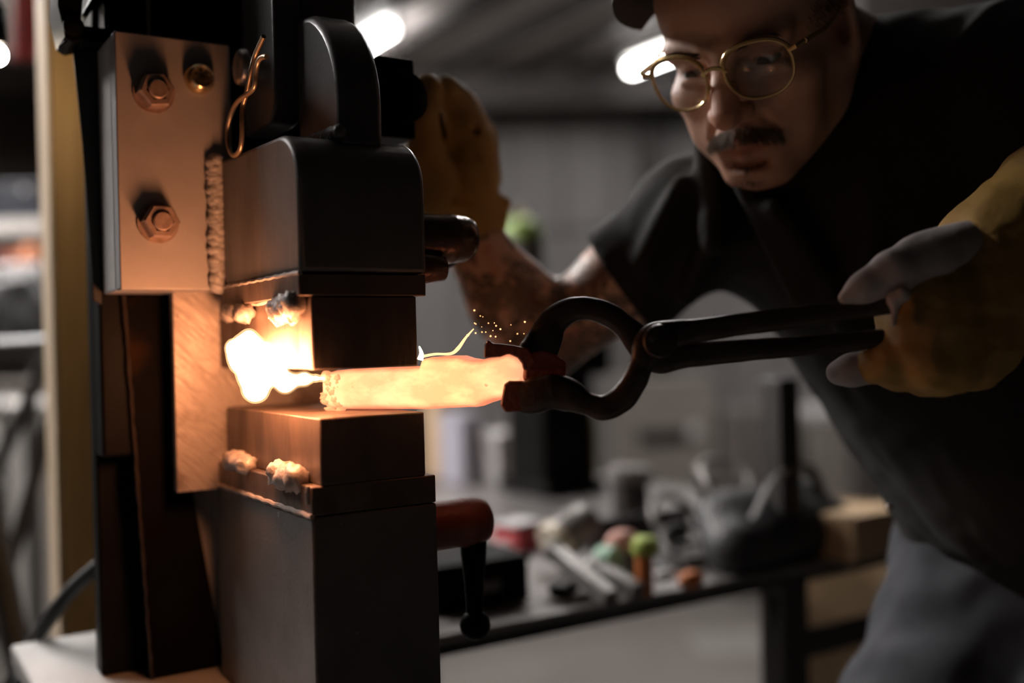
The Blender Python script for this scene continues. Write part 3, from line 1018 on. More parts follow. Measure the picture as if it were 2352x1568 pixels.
for i in range(2600):                         # short hair at the sides and back below the cap
    a = r5.uniform(.62, 2 * math.pi - .62)
    y = r5.uniform(-.03 if a > 2.0 and a < 4.28 else .0, .065)
    yy = (y - .035) / .086
    k = math.sqrt(max(0, 1 - yy * yy))
    d = HR @ np.array((math.sin(a) * .6, -.7, math.cos(a) * .4 - .25), np.float32)
    pts.append((H(math.sin(a) * .078 * k, y, -.012 + math.cos(a) * .099 * k), d / np.linalg.norm(d), r5.uniform(.006, .012)))
strands('hair', pts, M['hair'], man, .0004)

# cap
def HCAP(x, y, z, t=math.radians(20)):
    y -= .03
    return H(x, .03 + y * math.cos(t) + z * math.sin(t), z * math.cos(t) - y * math.sin(t))


M['cap'] = mat('black cap cloth', (.016, .014, .013), .75, bump=.2, bscale=600)
mb = MB()
n, m_ = 40, 12
vs, fs = [], []
for i in range(m_ + 1):
    a = math.pi / 2 * i / m_
    for k in range(n):
        b = 2 * math.pi * k / n
        h_ = .056 + .082 * math.sin(a)
        ra = math.cos(a) ** .7 if i < m_ else 0.001
        vs.append(HCAP(math.sin(b) * .0835 * ra, h_, -.010 + math.cos(b) * .107 * ra))
for i in range(m_):
    for k in range(n): fs.append((i * n + k, i * n + (k + 1) % n, (i + 1) * n + (k + 1) % n, (i + 1) * n + k))
mb.add(vs, fs)
cap = obj('cap', mb, M['cap'], man); cap.data.transform(MI)
so = cap.modifiers.new('thick', 'SOLIDIFY'); so.thickness = .0025
mb = MB(); vs, fs = [], []
nb, mbn = 28, 8
for lay in (0, 1):
    for i in range(mbn + 1):
        t = i / mbn
        for k in range(nb + 1):
            a = math.radians(-82 + 164 * k / nb)
            ext = .072 * math.cos(a * .93) ** .55 * t
            x = math.sin(a) * (.082 + ext * .25)
            z = -.010 + math.cos(a) * .106 + ext
            y = .064 - .026 * (x / .08) ** 2 - .012 * t * t - (.0035 if lay else 0)
            vs.append(HCAP(x, y, z))
w_ = nb + 1
tot = w_ * (mbn + 1)
for i in range(mbn):
    for k in range(nb):
        a = i * w_ + k
        fs += [(a, a + 1, a + w_ + 1, a + w_), (a + tot, a + tot + w_, a + tot + w_ + 1, a + tot + 1)]
rim = [k for k in range(w_)] + [i * w_ + nb for i in range(1, mbn + 1)] + [mbn * w_ + k for k in range(nb - 1, -1, -1)] + [i * w_ for i in range(mbn - 1, 0, -1)]
fs += [(rim[i], rim[(i + 1) % len(rim)], rim[(i + 1) % len(rim)] + tot, rim[i] + tot) for i in range(len(rim))]
mb.add(vs, fs)
br = obj('brim', mb, M['cap'], cap); br.data.transform(MI)

# eyeglasses
M['frame'] = mat('honey acetate and gold frame', (.72, .50, .22), .2, .55)
M['lens'] = bpy.data.materials.new('spectacle lens')
M['lens'].use_nodes = True
nt_ = M['lens'].node_tree
nt_.nodes.remove(nt_.nodes['Principled BSDF'])
t_, g_, mx = nt_.nodes.new('ShaderNodeBsdfTransparent'), nt_.nodes.new('ShaderNodeBsdfGlossy'), nt_.nodes.new('ShaderNodeMixShader')
t_.inputs[0].default_value = (.93, .95, .97, 1); g_.inputs['Roughness'].default_value = .02
mx.inputs[0].default_value = .06
nt_.links.new(t_.outputs[0], mx.inputs[1]); nt_.links.new(g_.outputs[0], mx.inputs[2])
nt_.links.new(mx.outputs[0], nt_.nodes['Material Output'].inputs[0])


def lens_pt(q, a, k=1.0):
    ca, sa = math.cos(a), math.sin(a)
    x = .0262 * math.copysign(abs(ca) ** .85, ca) * (1 + .05 * sa)
    y = .0238 * math.copysign(abs(sa) ** .85, sa)
    return (q * .0345 + x * k, -.0055 + y * k, .1135 - .0055 * ((q * .0345 + x * k) / .06) ** 2 * 2.2 + .003 * (y * k / .02))


mb = MB()
for q in (-1, 1):
    ring = [Vector(H(*lens_pt(q, 2 * math.pi * i / 40))) for i in range(41)]
    mb.tube(ring, .0016, 8, cap=False)
    mb.tube([Vector(H(*lens_pt(q, math.pi * (.12 + .76 * i / 12), 1.03))) for i in range(13)], .0023, 8)
    e0 = lens_pt(q, .35 if q > 0 else math.pi - .35)
    mb.tube([Vector(H(*e0)), Vector(H(q * .066, e0[1] + .002, .105)), Vector(H(q * .0715, e0[1] + .003, .094))], [.0022, .0026, .0022], 8)
    mb.tube([Vector(H(*p)) for p in ((q * .0715, e0[1] + .003, .097), (q * .0765, .004, .06), (q * .080, .007, .02), (q * .081, .006, -.005), (q * .079, -.012, -.022))], [.0022, .0020, .0018, .0018, .0014], 8)
    mb.tube([Vector(H(*p)) for p in ((q * .0105, -.010, .112), (q * .0095, -.014, .106))], [.0008, .003], 8)
mb.tube([Vector(H(*p)) for p in ((-.0105, -.001, .1135), (-.005, .0035, .1155), (0, .0045, .116), (.005, .0035, .1155), (.0105, -.001, .1135))], .002, 8)
gl = obj('eyeglasses', mb, M['frame'], man); gl.data.transform(MI)
tag(gl, 'eyeglasses with thin honey-gold rims')
for q in (-1, 1):
    vs = [Vector(H(*lens_pt(q, 2 * math.pi * i / 40, .97))) for i in range(40)]
    o = obj('lens', MB().add(vs, [tuple(range(40))]), M['lens'], gl); o.data.transform(MI)
    so = o.modifiers.new('thick', 'SOLIDIFY'); so.thickness = .0012

# shirt
s = SDF((-.02, .74, .86), (.80, 1.42, 1.68), .0048)
s.cone(CA, CB, .122, .150, .02)
s.cone(P(2010, 440, 1.1), P(2440, 1000, 1.02), .13, .15, .06)
s.cone(CA, RS, .105, .068, .04)
s.chain([RS, RU, RE], [.069, .0625, .058], .02)
s.cone(P(1990, 370, 1.06), P(1930, 440, 1.1), .075, .10, .05)
s.cone(P(2110, 290, 1.075), LS, .10, .088, .05)
s.cone(P(2110, 330, 1.075), P(2200, 520, 1.1), .12, .17, .05)
LM = LS.lerp(LE, .62)
s.chain([LS, LM], [.083, .072], .03)
s.cone(CB, P(2420, 1260, 1.15), .15, .152, .02)
hem = RU + (RE - RU).normalized() * .006
s.wave(.0055, 42, 12)
s.wave(.003, 95, 13)
# long folds radiating from the shoulder and hanging off the chest
for a, b, r0, r1 in (((1610, 330, 1.06), (1640, 560, 1.02), .009, .012), ((1560, 420, 1.05), (1480, 600, 1.07), .007, .010), ((1700, 420, 1.01), (1850, 700, 1.0), .008, .012), ((1780, 470, .99), (1960, 760, .99), .008, .014), ((1640, 520, 1.03), (1580, 680, 1.08), .006, .010), ((2010, 380, .97), (1990, 600, .97), .008, .012)):
    A_, B_ = P(*a), P(*b)
    s.cone(A_, B_, r0, r1, .022)
axd = np.array((RE - RU).normalized())
sl, X = s.sub((-.02, .9, .95), (.26, 1.42, 1.4))
# cut the sleeve off square at its hem
d = (X[0] - hem.x) * axd[0] + (X[1] - hem.y) * axd[1] + (X[2] - hem.z) * axd[2]
s.F[sl] = np.maximum(s.F[sl], np.broadcast_to(d, s.F[sl].shape))
s.F[:] = s.F
# neck opening
s.cone(H(0, -.06, -.018), NB, .070, .066, .006, True)
me, vt = s.mesh('shirt')
me.transform(MI)
M['shirt'] = mat('black cotton', (.0135, .012, .0112), .85, 0, (.017, .015, .0142), 30, bump=.2, bscale=700, spec=.3)
shirt = obj('shirt', me, M['shirt'], man, smooth=False)
nd = (NB - Vector(H(0, -.06, -.018))).normalized()
tx = nd.orthogonal().normalized(); ty = nd.cross(tx)
cc = NB - nd * .012
obj('collar', MB().tube([cc + tx * (.070 * math.cos(a)) + ty * (.070 * math.sin(a)) for a in np.linspace(0, 2 * math.pi, 33)], .0055, 8, cap=False), M['shirt'], shirt).data.transform(MI)
obj('sleeve_hem', MB().tube([hem - Vector(axd) * .006 + a_ for a_ in [(Vector(axd).orthogonal().normalized() * math.cos(t) + Vector(axd).cross(Vector(axd).orthogonal().normalized()) * math.sin(t)) * .0605 for t in np.linspace(0, 2 * math.pi, 33)]], .0035, 8, cap=False), M['shirt'], shirt).data.transform(MI)

# jeans and boots
s = SDF((.24, .74, .05), (1.0, 1.5, 1.06), .007)
HP = P(2400, 1245, 1.15)
K1, K2 = P(2150, 1720, 1.10), P(2560, 1760, .98)
A1, A2 = Vector((K1.x + .07, K1.y + .06, .10)), Vector((K2.x + .06, K2.y + .05, .10))
s.cone(HP, HP + Vector((.05, -.06, -.02)), .150, .155, .05)
s.chain([HP + Vector((-.02, .02, -.05)), K1, A1], [.135, .098, .068], .05)
s.chain([HP + Vector((.10, -.10, -.05)), K2, A2], [.135, .088, .068], .03)
s.wave(.010, 34, 22)
s.wave(.006, 75, 23)
sl, X = s.sub((.2, .7, .9), (1.0, 1.5, 1.1))
s.F[sl] = np.maximum(s.F[sl], np.broadcast_to(X[2] - 1.035, s.F[sl].shape))
me, vt = s.mesh('jeans'); me.transform(MI)
M['denim'] = mat('dark blue denim', (.026, .027, .034), .85, 0, (.017, .018, .024), 45, (1, 1, .4), bump=.3, bscale=800)
jeans = obj('jeans', me, M['denim'], man, smooth=False)
bp = P(2042, 1164, 1.02)
obj('rivet', MB().ball(bp, .0035, 12), M['chrome'], jeans).data.transform(MI)
M['boot'] = mat('black leather boot', (.03, .025, .022), .5)
for a in (A1, A2):
    s = SDF(np.array(a) + (-.34, -.34, -.12), np.array(a) + (.2, .2, .12), .008)
    d = Vector((-.62, -.78, 0))
    s.cone(a + Vector((0, 0, .06)), a + Vector((0, 0, -.045)), .062, .055, .02)
    s.cone(a + Vector((0, 0, -.05)), a + d * .19 + Vector((0, 0, -.062)), .05, .037, .03)
    s.plane(a + Vector((0, 0, -.1)), (0, 0, -1), np.array(a) + (-.4, -.4, -.2), np.array(a) + (.3, .3, .2))
    me, vt = s.mesh('boot'); me.transform(MI)
    obj('boot', me, M['boot'], man, smooth=False)

# gloves ---------------------------------------------------------------
M['glove'] = mat('yellow leather', (.40, .235, .055), .7, 0, (.30, .165, .035), 22, bump=.35, bscale=260, col3=(.20, .12, .05), scale3=14, amt3=(.56, .74))
M['palm'] = mat('pale grey leather', (.46, .41, .40), .65, 0, (.33, .29, .28), 25, bump=.3, bscale=260)
# right hand, far side of the press, round the control lever
s = SDF(np.array(P(1050, 350, 1.12)) + (-.13, -.12, -.16), np.array(P(1050, 350, 1.12)) + (.13, .14, .16), .0026)
k = 1.12 / FPX
s.chain([P(1072, 505, 1.15), P(1060, 465, 1.14), P(1045, 400, 1.13)], [.042, .040, .038], .012)
s.cone(P(1085, 500, 1.15), P(1162, 466, 1.14), .030, .006, .014)                     # flared cuff
s.cone(P(1020, 515, 1.15), P(1000, 490, 1.15), .028, .020, .02)
s.chain([P(1075, 425, 1.125), P(1086, 330, 1.11), P(1052, 235, 1.085), P(1022, 208, 1.068)], [.034, .0245, .0175, .0150], .003)   # index finger
s.chain([P(1095, 405, 1.14), P(1097, 318, 1.135), P(1068, 248, 1.115), P(1030, 232, 1.095)], [.028, .0215, .0165, .0135], .003)  # middle finger
s.chain([P(1092, 415, 1.16), P(1094, 335, 1.16), P(1066, 275, 1.145), P(1030, 268, 1.125)], [.028, .020, .0155, .013], .003)
s.chain([P(1075, 425, 1.18), P(1075, 352, 1.18), P(1048, 302, 1.165), P(1020, 305, 1.145)], [.026, .018, .0145, .012], .003)
s.cone(P(1000, 330, 1.075), P(1022, 425, 1.09), .016, .012, .010, True)                                                        # hollow between thumb and finger
s.chain([P(1015, 455, 1.115), P(978, 350, 1.075), P(968, 260, 1.055), P(980, 205, 1.048)], [.028, .0195, .0165, .0155], .004)      # thumb
for a_, b_ in (((1090, 300, 1.085), (1122, 330, 1.12)), ((1092, 360, 1.09), (1130, 395, 1.13)), ((1040, 455, 1.095), (1110, 470, 1.10)), ((1030, 500, 1.10), (1120, 512, 1.11))):
    s.cone(P(*a_), P(*b_), .0025, .0025, .008, True)
s.wave(.0020, 120, 31)
me, vt = s.mesh('right_glove'); me.transform(MI)
tag(obj('right_glove', me, M['glove'], man, smooth=False), 'yellow leather work glove with flared cuff')
# left hand, holding the reins of the tongs
c0 = P(2190, 700, .82)
s = SDF(np.array(c0) + (-.13, -.12, -.12), np.array(c0) + (.22, .10, .16), .0026)
D = .80
s.ell(P(2185, 725, .815), (.052, .030, .050), None, .02)
s.ell(P(2235, 660, .82), (.045, .034, .042), None, .02)
s.ell(P(2128, 752, .800), (.032, .034, .043), None, .02)
s.cone(P(2150, 705, .805), P(2240, 800, .815), .030, .030, .025)
s.chain([P(2230, 640, .82), P(2300, 560, .825), P(2420, 470, .835)], [.040, .040, .052], .02)            # wrist into cuff
for pp, rr_ in (([(2150, 750, .795), (2110, 805, .79), (2045, 838, .80), (1990, 845, .812)], [.024, .0185, .0155, .012]),
               ([(2175, 770, .795), (2140, 832, .788), (2070, 848, .81), (2020, 830, .83)], [.024, .019, .0165, .013]),
               ([(2215, 780, .80), (2190, 845, .793), (2120, 860, .815), (2075, 830, .84)], [.024, .019, .016, .013]),
               ([(2255, 775, .81), (2245, 838, .803), (2185, 855, .825), (2140, 825, .845)], [.023, .018, .015, .012])):
    s.chain([P(*p) for p in pp], rr_, .006)
s.wave(.0034, 120, 41)
s.wave(.0012, 300, 42)
cs = [P(2200, 518, .785), P(2262, 474, .775), P(2330, 428, .77), P(2420, 370, .77)]
for i in range(3): s.cone(cs[i], cs[i + 1], .006, .006, .006, True)
s.chain([P(2190, 560, .80), P(2250, 545, .80), P(2290, 560, .81)], [.008, .009, .006], .01)
me, vt = s.mesh('left_glove'); me.transform(MI)
lg = obj('left_glove', me, M['glove'], man, smooth=False)
tag(lg, 'yellow leather work glove gripping the tong reins')
s = SDF(np.array(P(2060, 610, .80)) + (-.10, -.07, -.09), np.array(P(2060, 610, .80)) + (.11, .08, .09), .0024)
s.chain([P(2235, 560, .805), P(2140, 595, .79), P(2050, 625, .785), P(1985, 660, .785), P(1940, 684, .785)], [.019, .019, .0155, .0105, .0055], .01)
s.chain([P(2200, 548, .80), P(2090, 585, .79)], [.008, .009], .012)
s.wave(.0022, 150, 51)
me, vt = s.mesh('thumb_leather'); me.transform(MI)
tag(obj('thumb_leather', me, M['palm'], lg, smooth=False), 'pale grey leather thumb of the glove')
s = SDF(np.array(P(1950, 850, .815)) - .05, np.array(P(1950, 850, .815)) + .05, .002)
s.chain([P(2000, 842, .812), P(1955, 850, .818), P(1925, 856, .822)], [.0135, .0125, .0095], .005)
s.wave(.0012, 150, 53)
me, vt = s.mesh('fingertip_leather'); me.transform(MI)
tag(obj('fingertip_leather', me, M['palm'], lg, smooth=False), 'pale grey leather fingertip of the glove')
s = SDF(np.array(P(2065, 682, .77)) - .03, np.array(P(2065, 682, .77)) + .03, .0016)
s.cone(P(2050, 686, .772), P(2074, 676, .769), .0048, .0058, .003)
s.cone(P(2056, 700, .772), P(2052, 745, .771), .0030, .0022, .006)
me, vt = s.mesh('seam_tab'); me.transform(MI)
obj('seam_tab', me, M['palm'], lg, smooth=False)
# ------------------------------------------------------------------ tongs
TO = P(1500, 785, .815)


def dep(x): return .832 + (.795 - .832) * (x - 1190) / 860


def sweep(path, off, th):
    """path: (px, py, half height in px, half thickness in mm); a forged bar of rounded rectangular section"""
    pts = spline(path, 7)
    c = [P(p[0], p[1], dep(p[0])) + Vector((0, off if len(p) < 5 else p[4], 0)) for p in pts]
    vs, fs, n = [], [], 14
    for i, p in enumerate(pts):
        t = (c[min(i + 1, len(c) - 1)] - c[max(i - 1, 0)]).normalized()
        y = Vector((0, 1, 0)); y = (y - t * y.dot(t)).normalized()
        x = t.cross(y)
        hh, tt = 1.13 * p[2] * dep(p[0]) / FPX, p[3] * .001
        for k in range(n):
            a = 2 * math.pi * k / n
            ca, sa = math.cos(a), math.sin(a)
            q = c[i] + x * (hh * math.copysign(abs(ca) ** .6, ca)) + y * (tt * math.copysign(abs(sa) ** .6, sa))
            q += (x * noise.noise(q * 90) + y * noise.noise(q * 90 + Vector((5, 5, 5)))) * .0007
            vs.append(q)
    m_ = len(pts)
    fs = [(i * n + k, i * n + (k + 1) % n, (i + 1) * n + (k + 1) % n, (i + 1) * n + k) for i in range(m_ - 1) for k in range(n)] + [tuple(range(n - 1, -1, -1)), tuple((m_ - 1) * n + k for k in range(n))]
    return MB().add(vs, fs)


tg = empty('tongs', TO, 0, 'black forged tongs holding the glowing billet from the right', 'tongs')
TI = Matrix.Translation(-TO)
# half A: upper jaw, over the top of the bow, across the boss into the lower rein
up = [(1204, 838, 34, 9), (1232, 815, 40, 10), (1252, 778, 36, 10), (1272, 738, 30, 9), (1312, 712, 26, 8.5), (1358, 709, 24, 8), (1402, 724, 25, 8), (1440, 752, 25, 7.5), (1478, 790, 34, 7), (1515, 815, 38, 6.5), (1580, 815, 27, 6), (1700, 806, 23, 6), (1850, 794, 21, 6), (2020, 778, 19, 6), (2085, 776, 18, 6)]
h1 = obj('upper_jaw_half', sweep(up, .0068, 8), M['tongs'], tg, ang=60); h1.data.transform(TI)
lo = [(1196, 912, 30, 9), (1225, 908, 36, 10), (1268, 898, 36, 10), (1310, 908, 33, 10), (1345, 925, 24, 9), (1385, 935, 26, 8.5), (1425, 915, 27, 8), (1455, 872, 26, 8), (1474, 828, 26, 7.5), (1497, 785, 36, 7), (1540, 768, 29, 6.5), (1600, 759, 24, 6), (1720, 742, 23, 6), (1870, 722, 22, 6), (2030, 700, 20, 6), (2085, 695, 18, 6)]
h2 = obj('lower_jaw_half', sweep(lo, -.0068, 8), M['tongs'], tg, ang=60); h2.data.transform(TI)
obj('rivet', MB().lathe([(0, -.017), (.012, -.016), (.0135, -.0135), (.0135, .0135), (.012, .016), (0, .017)], P(1510, 783, dep(1510)), (0, 1, 0), 24), M['tongs'], tg).data.transform(TI)
M['hotjaw'] = mat('hot tong bit', (.16, .065, .045), .5, .3, (.09, .04, .03), 120, bump=.5, bscale=200, emit=(1, .12, .05), estr=.006)
mb = MB()
for poly, y0, y1 in (([(1112, 822), (1114, 792), (1122, 779), (1132, 788), (1150, 789), (1178, 792), (1212, 800), (1230, 830), (1215, 850), (1201, 848), (1198, 832), (1188, 821), (1168, 812), (1150, 819)], .828 + .001, .856),):
    mb.prism(poly, lambda p, q, t: P(p, q, .832) + Vector((0, t - .832, 0)), .820, .852)
b1 = obj('upper_bit', mb, M['hotjaw'], h1, .0012); b1.data.transform(TI)
mb = MB().prism([(1158, 882), (1170, 874), (1196, 874), (1230, 880), (1240, 905), (1228, 940), (1162, 944), (1150, 928)], lambda p, q, t: P(p, q, .832) + Vector((0, t - .832, 0)), .818, .850)
b2 = obj('lower_bit', mb, M['hotjaw'], h2, .0012); b2.data.transform(TI)
mb = MB().prism([(1206, 812), (1250, 800), (1300, 828), (1300, 872), (1240, 880), (1200, 874)], lambda p, q, t: P(p, q, .832) + Vector((0, t - .832, 0)), .826, .85)
b3 = obj('jaw_box', mb, M['hotjaw'], h1, .003); b3.data.transform(TI)
# ------------------------------------------------------------------ control lever on the far side of the press, held by the right glove
lv = empty('control_lever', (0, 0, 0), 0)
lv.parent = pr
p1, p2 = P(985, 560, 1.19), P(1000, 300, 1.12)
a1, a2 = loc(p1), loc(p2)
obj('pivot', MB().tube([(.105, .40, a1.z - .02), (a1.x, a1.y, a1.z - .02)], .012, 12), M['black'], lv)
obj('shaft', MB().tube([(a1.x, a1.y, a1.z - .03), a1, a2], [.011, .011, .010], 12), M['black'], lv)
obj('knob', MB().ball(a2 + Vector((0, 0, .008)), .019, 16), M['darkgloss'], lv)

# ------------------------------------------------------------------ workbench and what lies on it
BZ = .861
be = empty('workbench', O + U * .9 + V * .9, TH, 'large steel welding bench cluttered with tools behind the press', 'workbench')
bx = lambda n, m, u0, u1, v0, v1, z0, z1, b=.003: boxo(n, m, be, u0 - .9, u1 - .9, v0 - .9, v1 - .9, z0, z1, b)
bx('worktop', M['benchtop'], .20, 1.30, .315, 1.50, BZ - .012, BZ)
bx('front_rail', M['benchdark'], .20, 1.30, .322, .362, BZ - .028, BZ - .0125)
bx('back_rail', M['benchdark'], .20, 1.30, 1.45, 1.49, BZ - .05, BZ - .0125)
for u, v in ((.845, .325), (1.24, .33), (.22, 1.44), (.80, 1.44)):
    bx('leg', M['benchdark'], u, u + .052, v, v + .05, 0, BZ - .0125)
bx('stretcher', M['benchdark'], .275, 1.238, 1.455, 1.475, .18, .22)
bx('corner_post', M['benchdark'], .853, .895, .33, .37, BZ, 1.135)
bx('side_rail', M['benchdark'], .899, 1.238, .34, .36, BZ - .15, BZ - .11)
q = on(1770, 1345, v=.30)
obj('hook', MB().tube([Vector((q.x - .9, q.y - .9, BZ - .03)), Vector((q.x - .9, q.y - .9, BZ - .085))], [.012, .004], 10), M['benchdark'], be)


def on_bench(name, px, py, rz, label, cat, group=None, z=BZ, tilt=None):
    q = on(px, py, z=z)
    o = empty(name, world(q.x, q.y, z + .0005), TH + rz, label, cat, group)
    o['_d'] = 1
    del o['_d']
    return o, (world(q.x, q.y, z) - Vector((0, 0, ZC))).y / FPX      # metres per pixel there


# black steel box at the front left
o, k = on_bench('steel_box', 1115, 1395, 0, 'black steel box on the front left of the bench beside the red clamp handle', 'box')
boxo('body', M['black'], o, -.075, .065, -.005, .16, 0, .052, .004)
boxo('lid', M['black'], o, -.078, .068, -.008, .163, .0525, .062, .004)
boxo('label_plate', M['toolsteel'], o, -.02, .02, -.0065, -.005, .02, .034, .001)
# red and white packet
o, k = on_bench('packet', 1222, 1266, .2, 'red packet with white edge lying behind the black steel box', 'packet')
boxo('wrapper', M['red'], o, -.030, .030, 0, .06, 0, .040, .004)
boxo('flap', M['white'], o, -.034, .034, .002, .058, .0405, .046, .002)
for i, (x, y, r) in enumerate(((1040, 1272, .017), (1076, 1266, .014), (1120, 1262, .017), (1160, 1248, .013))):
    o, k = on_bench('crumpled_paper', x, y + 30, 0, ('crumpled white paper left of the hanging lever', 'crumpled white paper just right of the hanging lever', 'crumpled white paper behind the black steel box', 'crumpled white paper left of the red packet')[i], 'paper')
    obj('paper_ball', MB().ball((0, 0, r), r, 14, (1.1, 1, .9), .35, 3, i), M['white'], o, smooth=False)
# cream jar on its side
o, k = on_bench('jar', 1325, 1305, 0, 'cream coloured jar lying tilted with its bright lid to the left', 'jar')
a, b = Vector((-.03, 0, .044)), Vector((.03, 0, .071))
obj('body', MB().lathe([(0, 0), (.03, 0), (.032, .004), (.032, .055), (.027, .062), (0, .062)], a, b - a, 24), M['toolsteel'], o)
obj('lid', MB().lathe([(0, 0), (.033, 0), (.034, .003), (.034, .014), (.031, .018), (0, .018)], a - (b - a).normalized() * .016, b - a, 24), M['cream'], o)


def bar(name, p, q, w, h, m, label, cat, group=None, d0=None):
    """a flat bar leaning between two world points"""
    c = (p + q) / 2
    o = empty(name, p, 0, label, cat, group)
    t = (q - p)
    L_ = t.length
    t.normalize()
    y = Vector((0, 0, 1)).cross(t).normalized()
    x = t.cross(y)
    R = Matrix((t, y, x)).transposed().to_4x4()
    obj('shank', MB().box(0, L_, -w / 2, w / 2, -h / 2, h / 2, R), m, o, .003)
    obj('tip', MB().lathe([(0, 0), (h * .6, 0), (h * .7, .01), (h * .5, .018), (0, .02)], t * L_, t, 12), m, o)
    return o


wp = lambda x, y, dz=0: (lambda q: world(q.x, q.y, BZ + dz))(on(x, y, z=BZ + dz))
bar('flat_bar', wp(1405, 1378, .014), wp(1282, 1272, .05), .02, .024, M['toolsteel'], 'grey flat bar leaning from the tilted cream jar to the bench edge', 'bar')
bar('flat_bar', wp(1280, 1360, .012), wp(1350, 1300, .03), .03, .02, M['benchdark'], 'black flat bar lying under the tilted cream jar', 'bar')
bar('chisel', wp(1468, 1362, .014), wp(1375, 1308, .034), .022, .022, M['toolsteel'], 'grey chisel lying left of the orange marker', 'chisel')
# mint tape roll
o, k = on_bench('tape_roll', 1378, 1350, .3, 'mint green tape roll standing on the bench in front of the chisel', 'tape')
obj('roll', MB().lathe([(.012, 0), (.028, 0), (.029, .003), (.029, .02), (.028, .023), (.012, .023), (.012, 0)], (0, .0, .029), (.2, -1, 0), 28), M['mint'], o)
obj('loose_end', MB().box(.012, .03, -.023, -.004, .0, .026, Matrix.Rotation(.2, 4, 'Y')), M['mint'], o, .002)
# orange marker with lime cap
o, k = on_bench('marker', 1495, 1370, 0, 'orange marker with lime cap standing at the front edge of the bench', 'marker')
obj('barrel', MB().lathe([(0, 0), (.011, 0), (.0115, .002), (.0115, .052), (0, .052)], (0, .012, 0), (0, 0, 1), 20), M['orange'], o)
obj('cap', MB().lathe([(0, 0), (.017, 0), (.019, .003), (.018, .018), (.012, .024), (0, .025)], (.002, .012, .0525), (.1, 0, 1), 20), M['lime'], o)
o, k = on_bench('earplug_case', 1452, 1330, 0, 'pink plastic case lying left of the lime marker cap', 'case')
obj('body', MB().ball((0, 0.02, .05), .021, 16, (1.3, .9, .8)), M['pink'], o)
boxo('stand', M['toolsteel'], o, -.02, .02, .004, .035, 0, .035, .004)
o, k = on_bench('earplug_case', 1588, 1352, 0, 'small orange plastic case near the front edge of the bench', 'case')
obj('body', MB().ball((0, 0, .0125), .0125, 16, (1.8, 1, 1)), M['orange'], o)
obj('clasp', MB().ball((-.028, .02, .02), .012, 12, (1.8, .8, .6)), M['white'], o)
# pile of shackles and clamps
labs = ['grey shackle lowest at the left of the clamp pile', 'grey shackle standing open on top of the clamp pile', 'pale grey shackle at the back top of the clamp pile', 'grey shackle lying flat at the right end of the clamp pile', 'dark shackle in the middle of the clamp pile']
for i, (x, y, r, rot, tilt, dz) in enumerate(((1560, 1235, .05, .2, .9, .05), (1640, 1235, .062, 1.0, 1.25, .075), (1665, 1195, .045, -.4, .7, .10), (1712, 1240, .04, .5, .5, .045), (1600, 1255, .05, -.2, .4, .03))):
    q = on(x, y + 40, z=BZ)
    o = empty('shackle', world(q.x, q.y, BZ + dz), TH + rot, labs[i], 'shackle')
    Rm = Matrix.Rotation(tilt, 4, 'X')
    a = [Rm @ Vector((r * math.cos(t), r * math.sin(t), 0)) for t in np.linspace(-.7, math.pi + .7, 22)]
    obj('bow', MB().tube(a, r * .13, 10), M['toolsteel'] if i != 4 else M['benchdark'], o)
    obj('pin', MB().tube([a[0] * 1.12, a[-1] * 1.12], r * .12, 10), M['toolsteel'], o)
    obj('pin_head', MB().ball(a[0] * 1.2, r * .22, 12), M['cream'] if i == 0 else M['toolsteel'], o)
o, k = on_bench('clamp_tray', 1640, 1285, 0, 'black tray heaped with shackles at the right of the bench', 'tray')
boxo('pan', M['benchdark'], o, -.12, .07, -.03, .14, 0, .008, .003)
boxo('rim', M['benchdark'], o, -.13, .08, .1405, .15, 0, .055, .004)
o, k = on_bench('tool_bag', 1850, 1300, .1, 'black cloth tool bag slumped on the bench behind its corner post', 'bag')
s = SDF((-.17, -.06, -.01), (.2, .2, .15), .006)
s.cone((-.10, .05, .035), (.13, .05, .035), .045, .045, .02)
s.cone((-.07, .09, .06), (.12, .09, .07), .045, .04, .03)
s.wave(.008, 45, 61)
s.plane((0, 0, 0), (0, 0, -1), (-.2, -.1, -.05), (.25, .25, .2))
me, _ = s.mesh('bag_body')
obj('bag_body', me, M['rubber'], o, smooth=False)
obj('strap', MB().tube([Vector(p) for p in spline([(-.08, .03, .075), (-.04, .02, .13), (.05, .03, .14), (.10, .04, .09)], 6)], .008, 8, .4), M['benchdark'], o)
o, k = on_bench('cardboard_box', 2010, 1285, .1, 'tan cardboard box on the bench beside the belt of the smith', 'box')
boxo('body', M['plywood'], o, -.05, .09, 0, .12, 0, .065, .003)
boxo('lid_flap', M['plywood'], o, -.05, .09, -.002, .06, .0655, .068, .001)
# stub anvil with a flat grey cap
o, k = on_bench('stake_anvil', 1450, 1215, 0, 'black stake anvil with pale flat cap standing on the bench', 'anvil')
obj('post', MB().lathe([(0, 0), (.05, 0), (.045, .01), (.034, .02), (.032, .085), (0, .085)], (0, 0, 0), (0, 0, 1), 24), M['benchdark'], o)
obj('cap', MB().lathe([(0, 0), (.036, 0), (.04, .004), (.04, .022), (.036, .026), (0, .026)], (0, 0, .085), (.08, -.05, 1), 24), M['toolsteel'], o)
# black drill press column
o, k = on_bench('drill_press', 1320, 1140, 0, 'tall black drill press standing on the bench behind the tongs', 'machine')
boxo('base', M['black'], o, -.075, .09, 0, .2, 0, .03, .006)
boxo('column', M['black'], o, -.065, .075, .02, .17, .03, .26, .01)
boxo('head', M['black'], o, -.085, .085, -.04, .19, .26, .36, .015)
boxo('yellow_guard', M['yellowp'], o, .077, .09, .03, .15, .03, .17, .004)
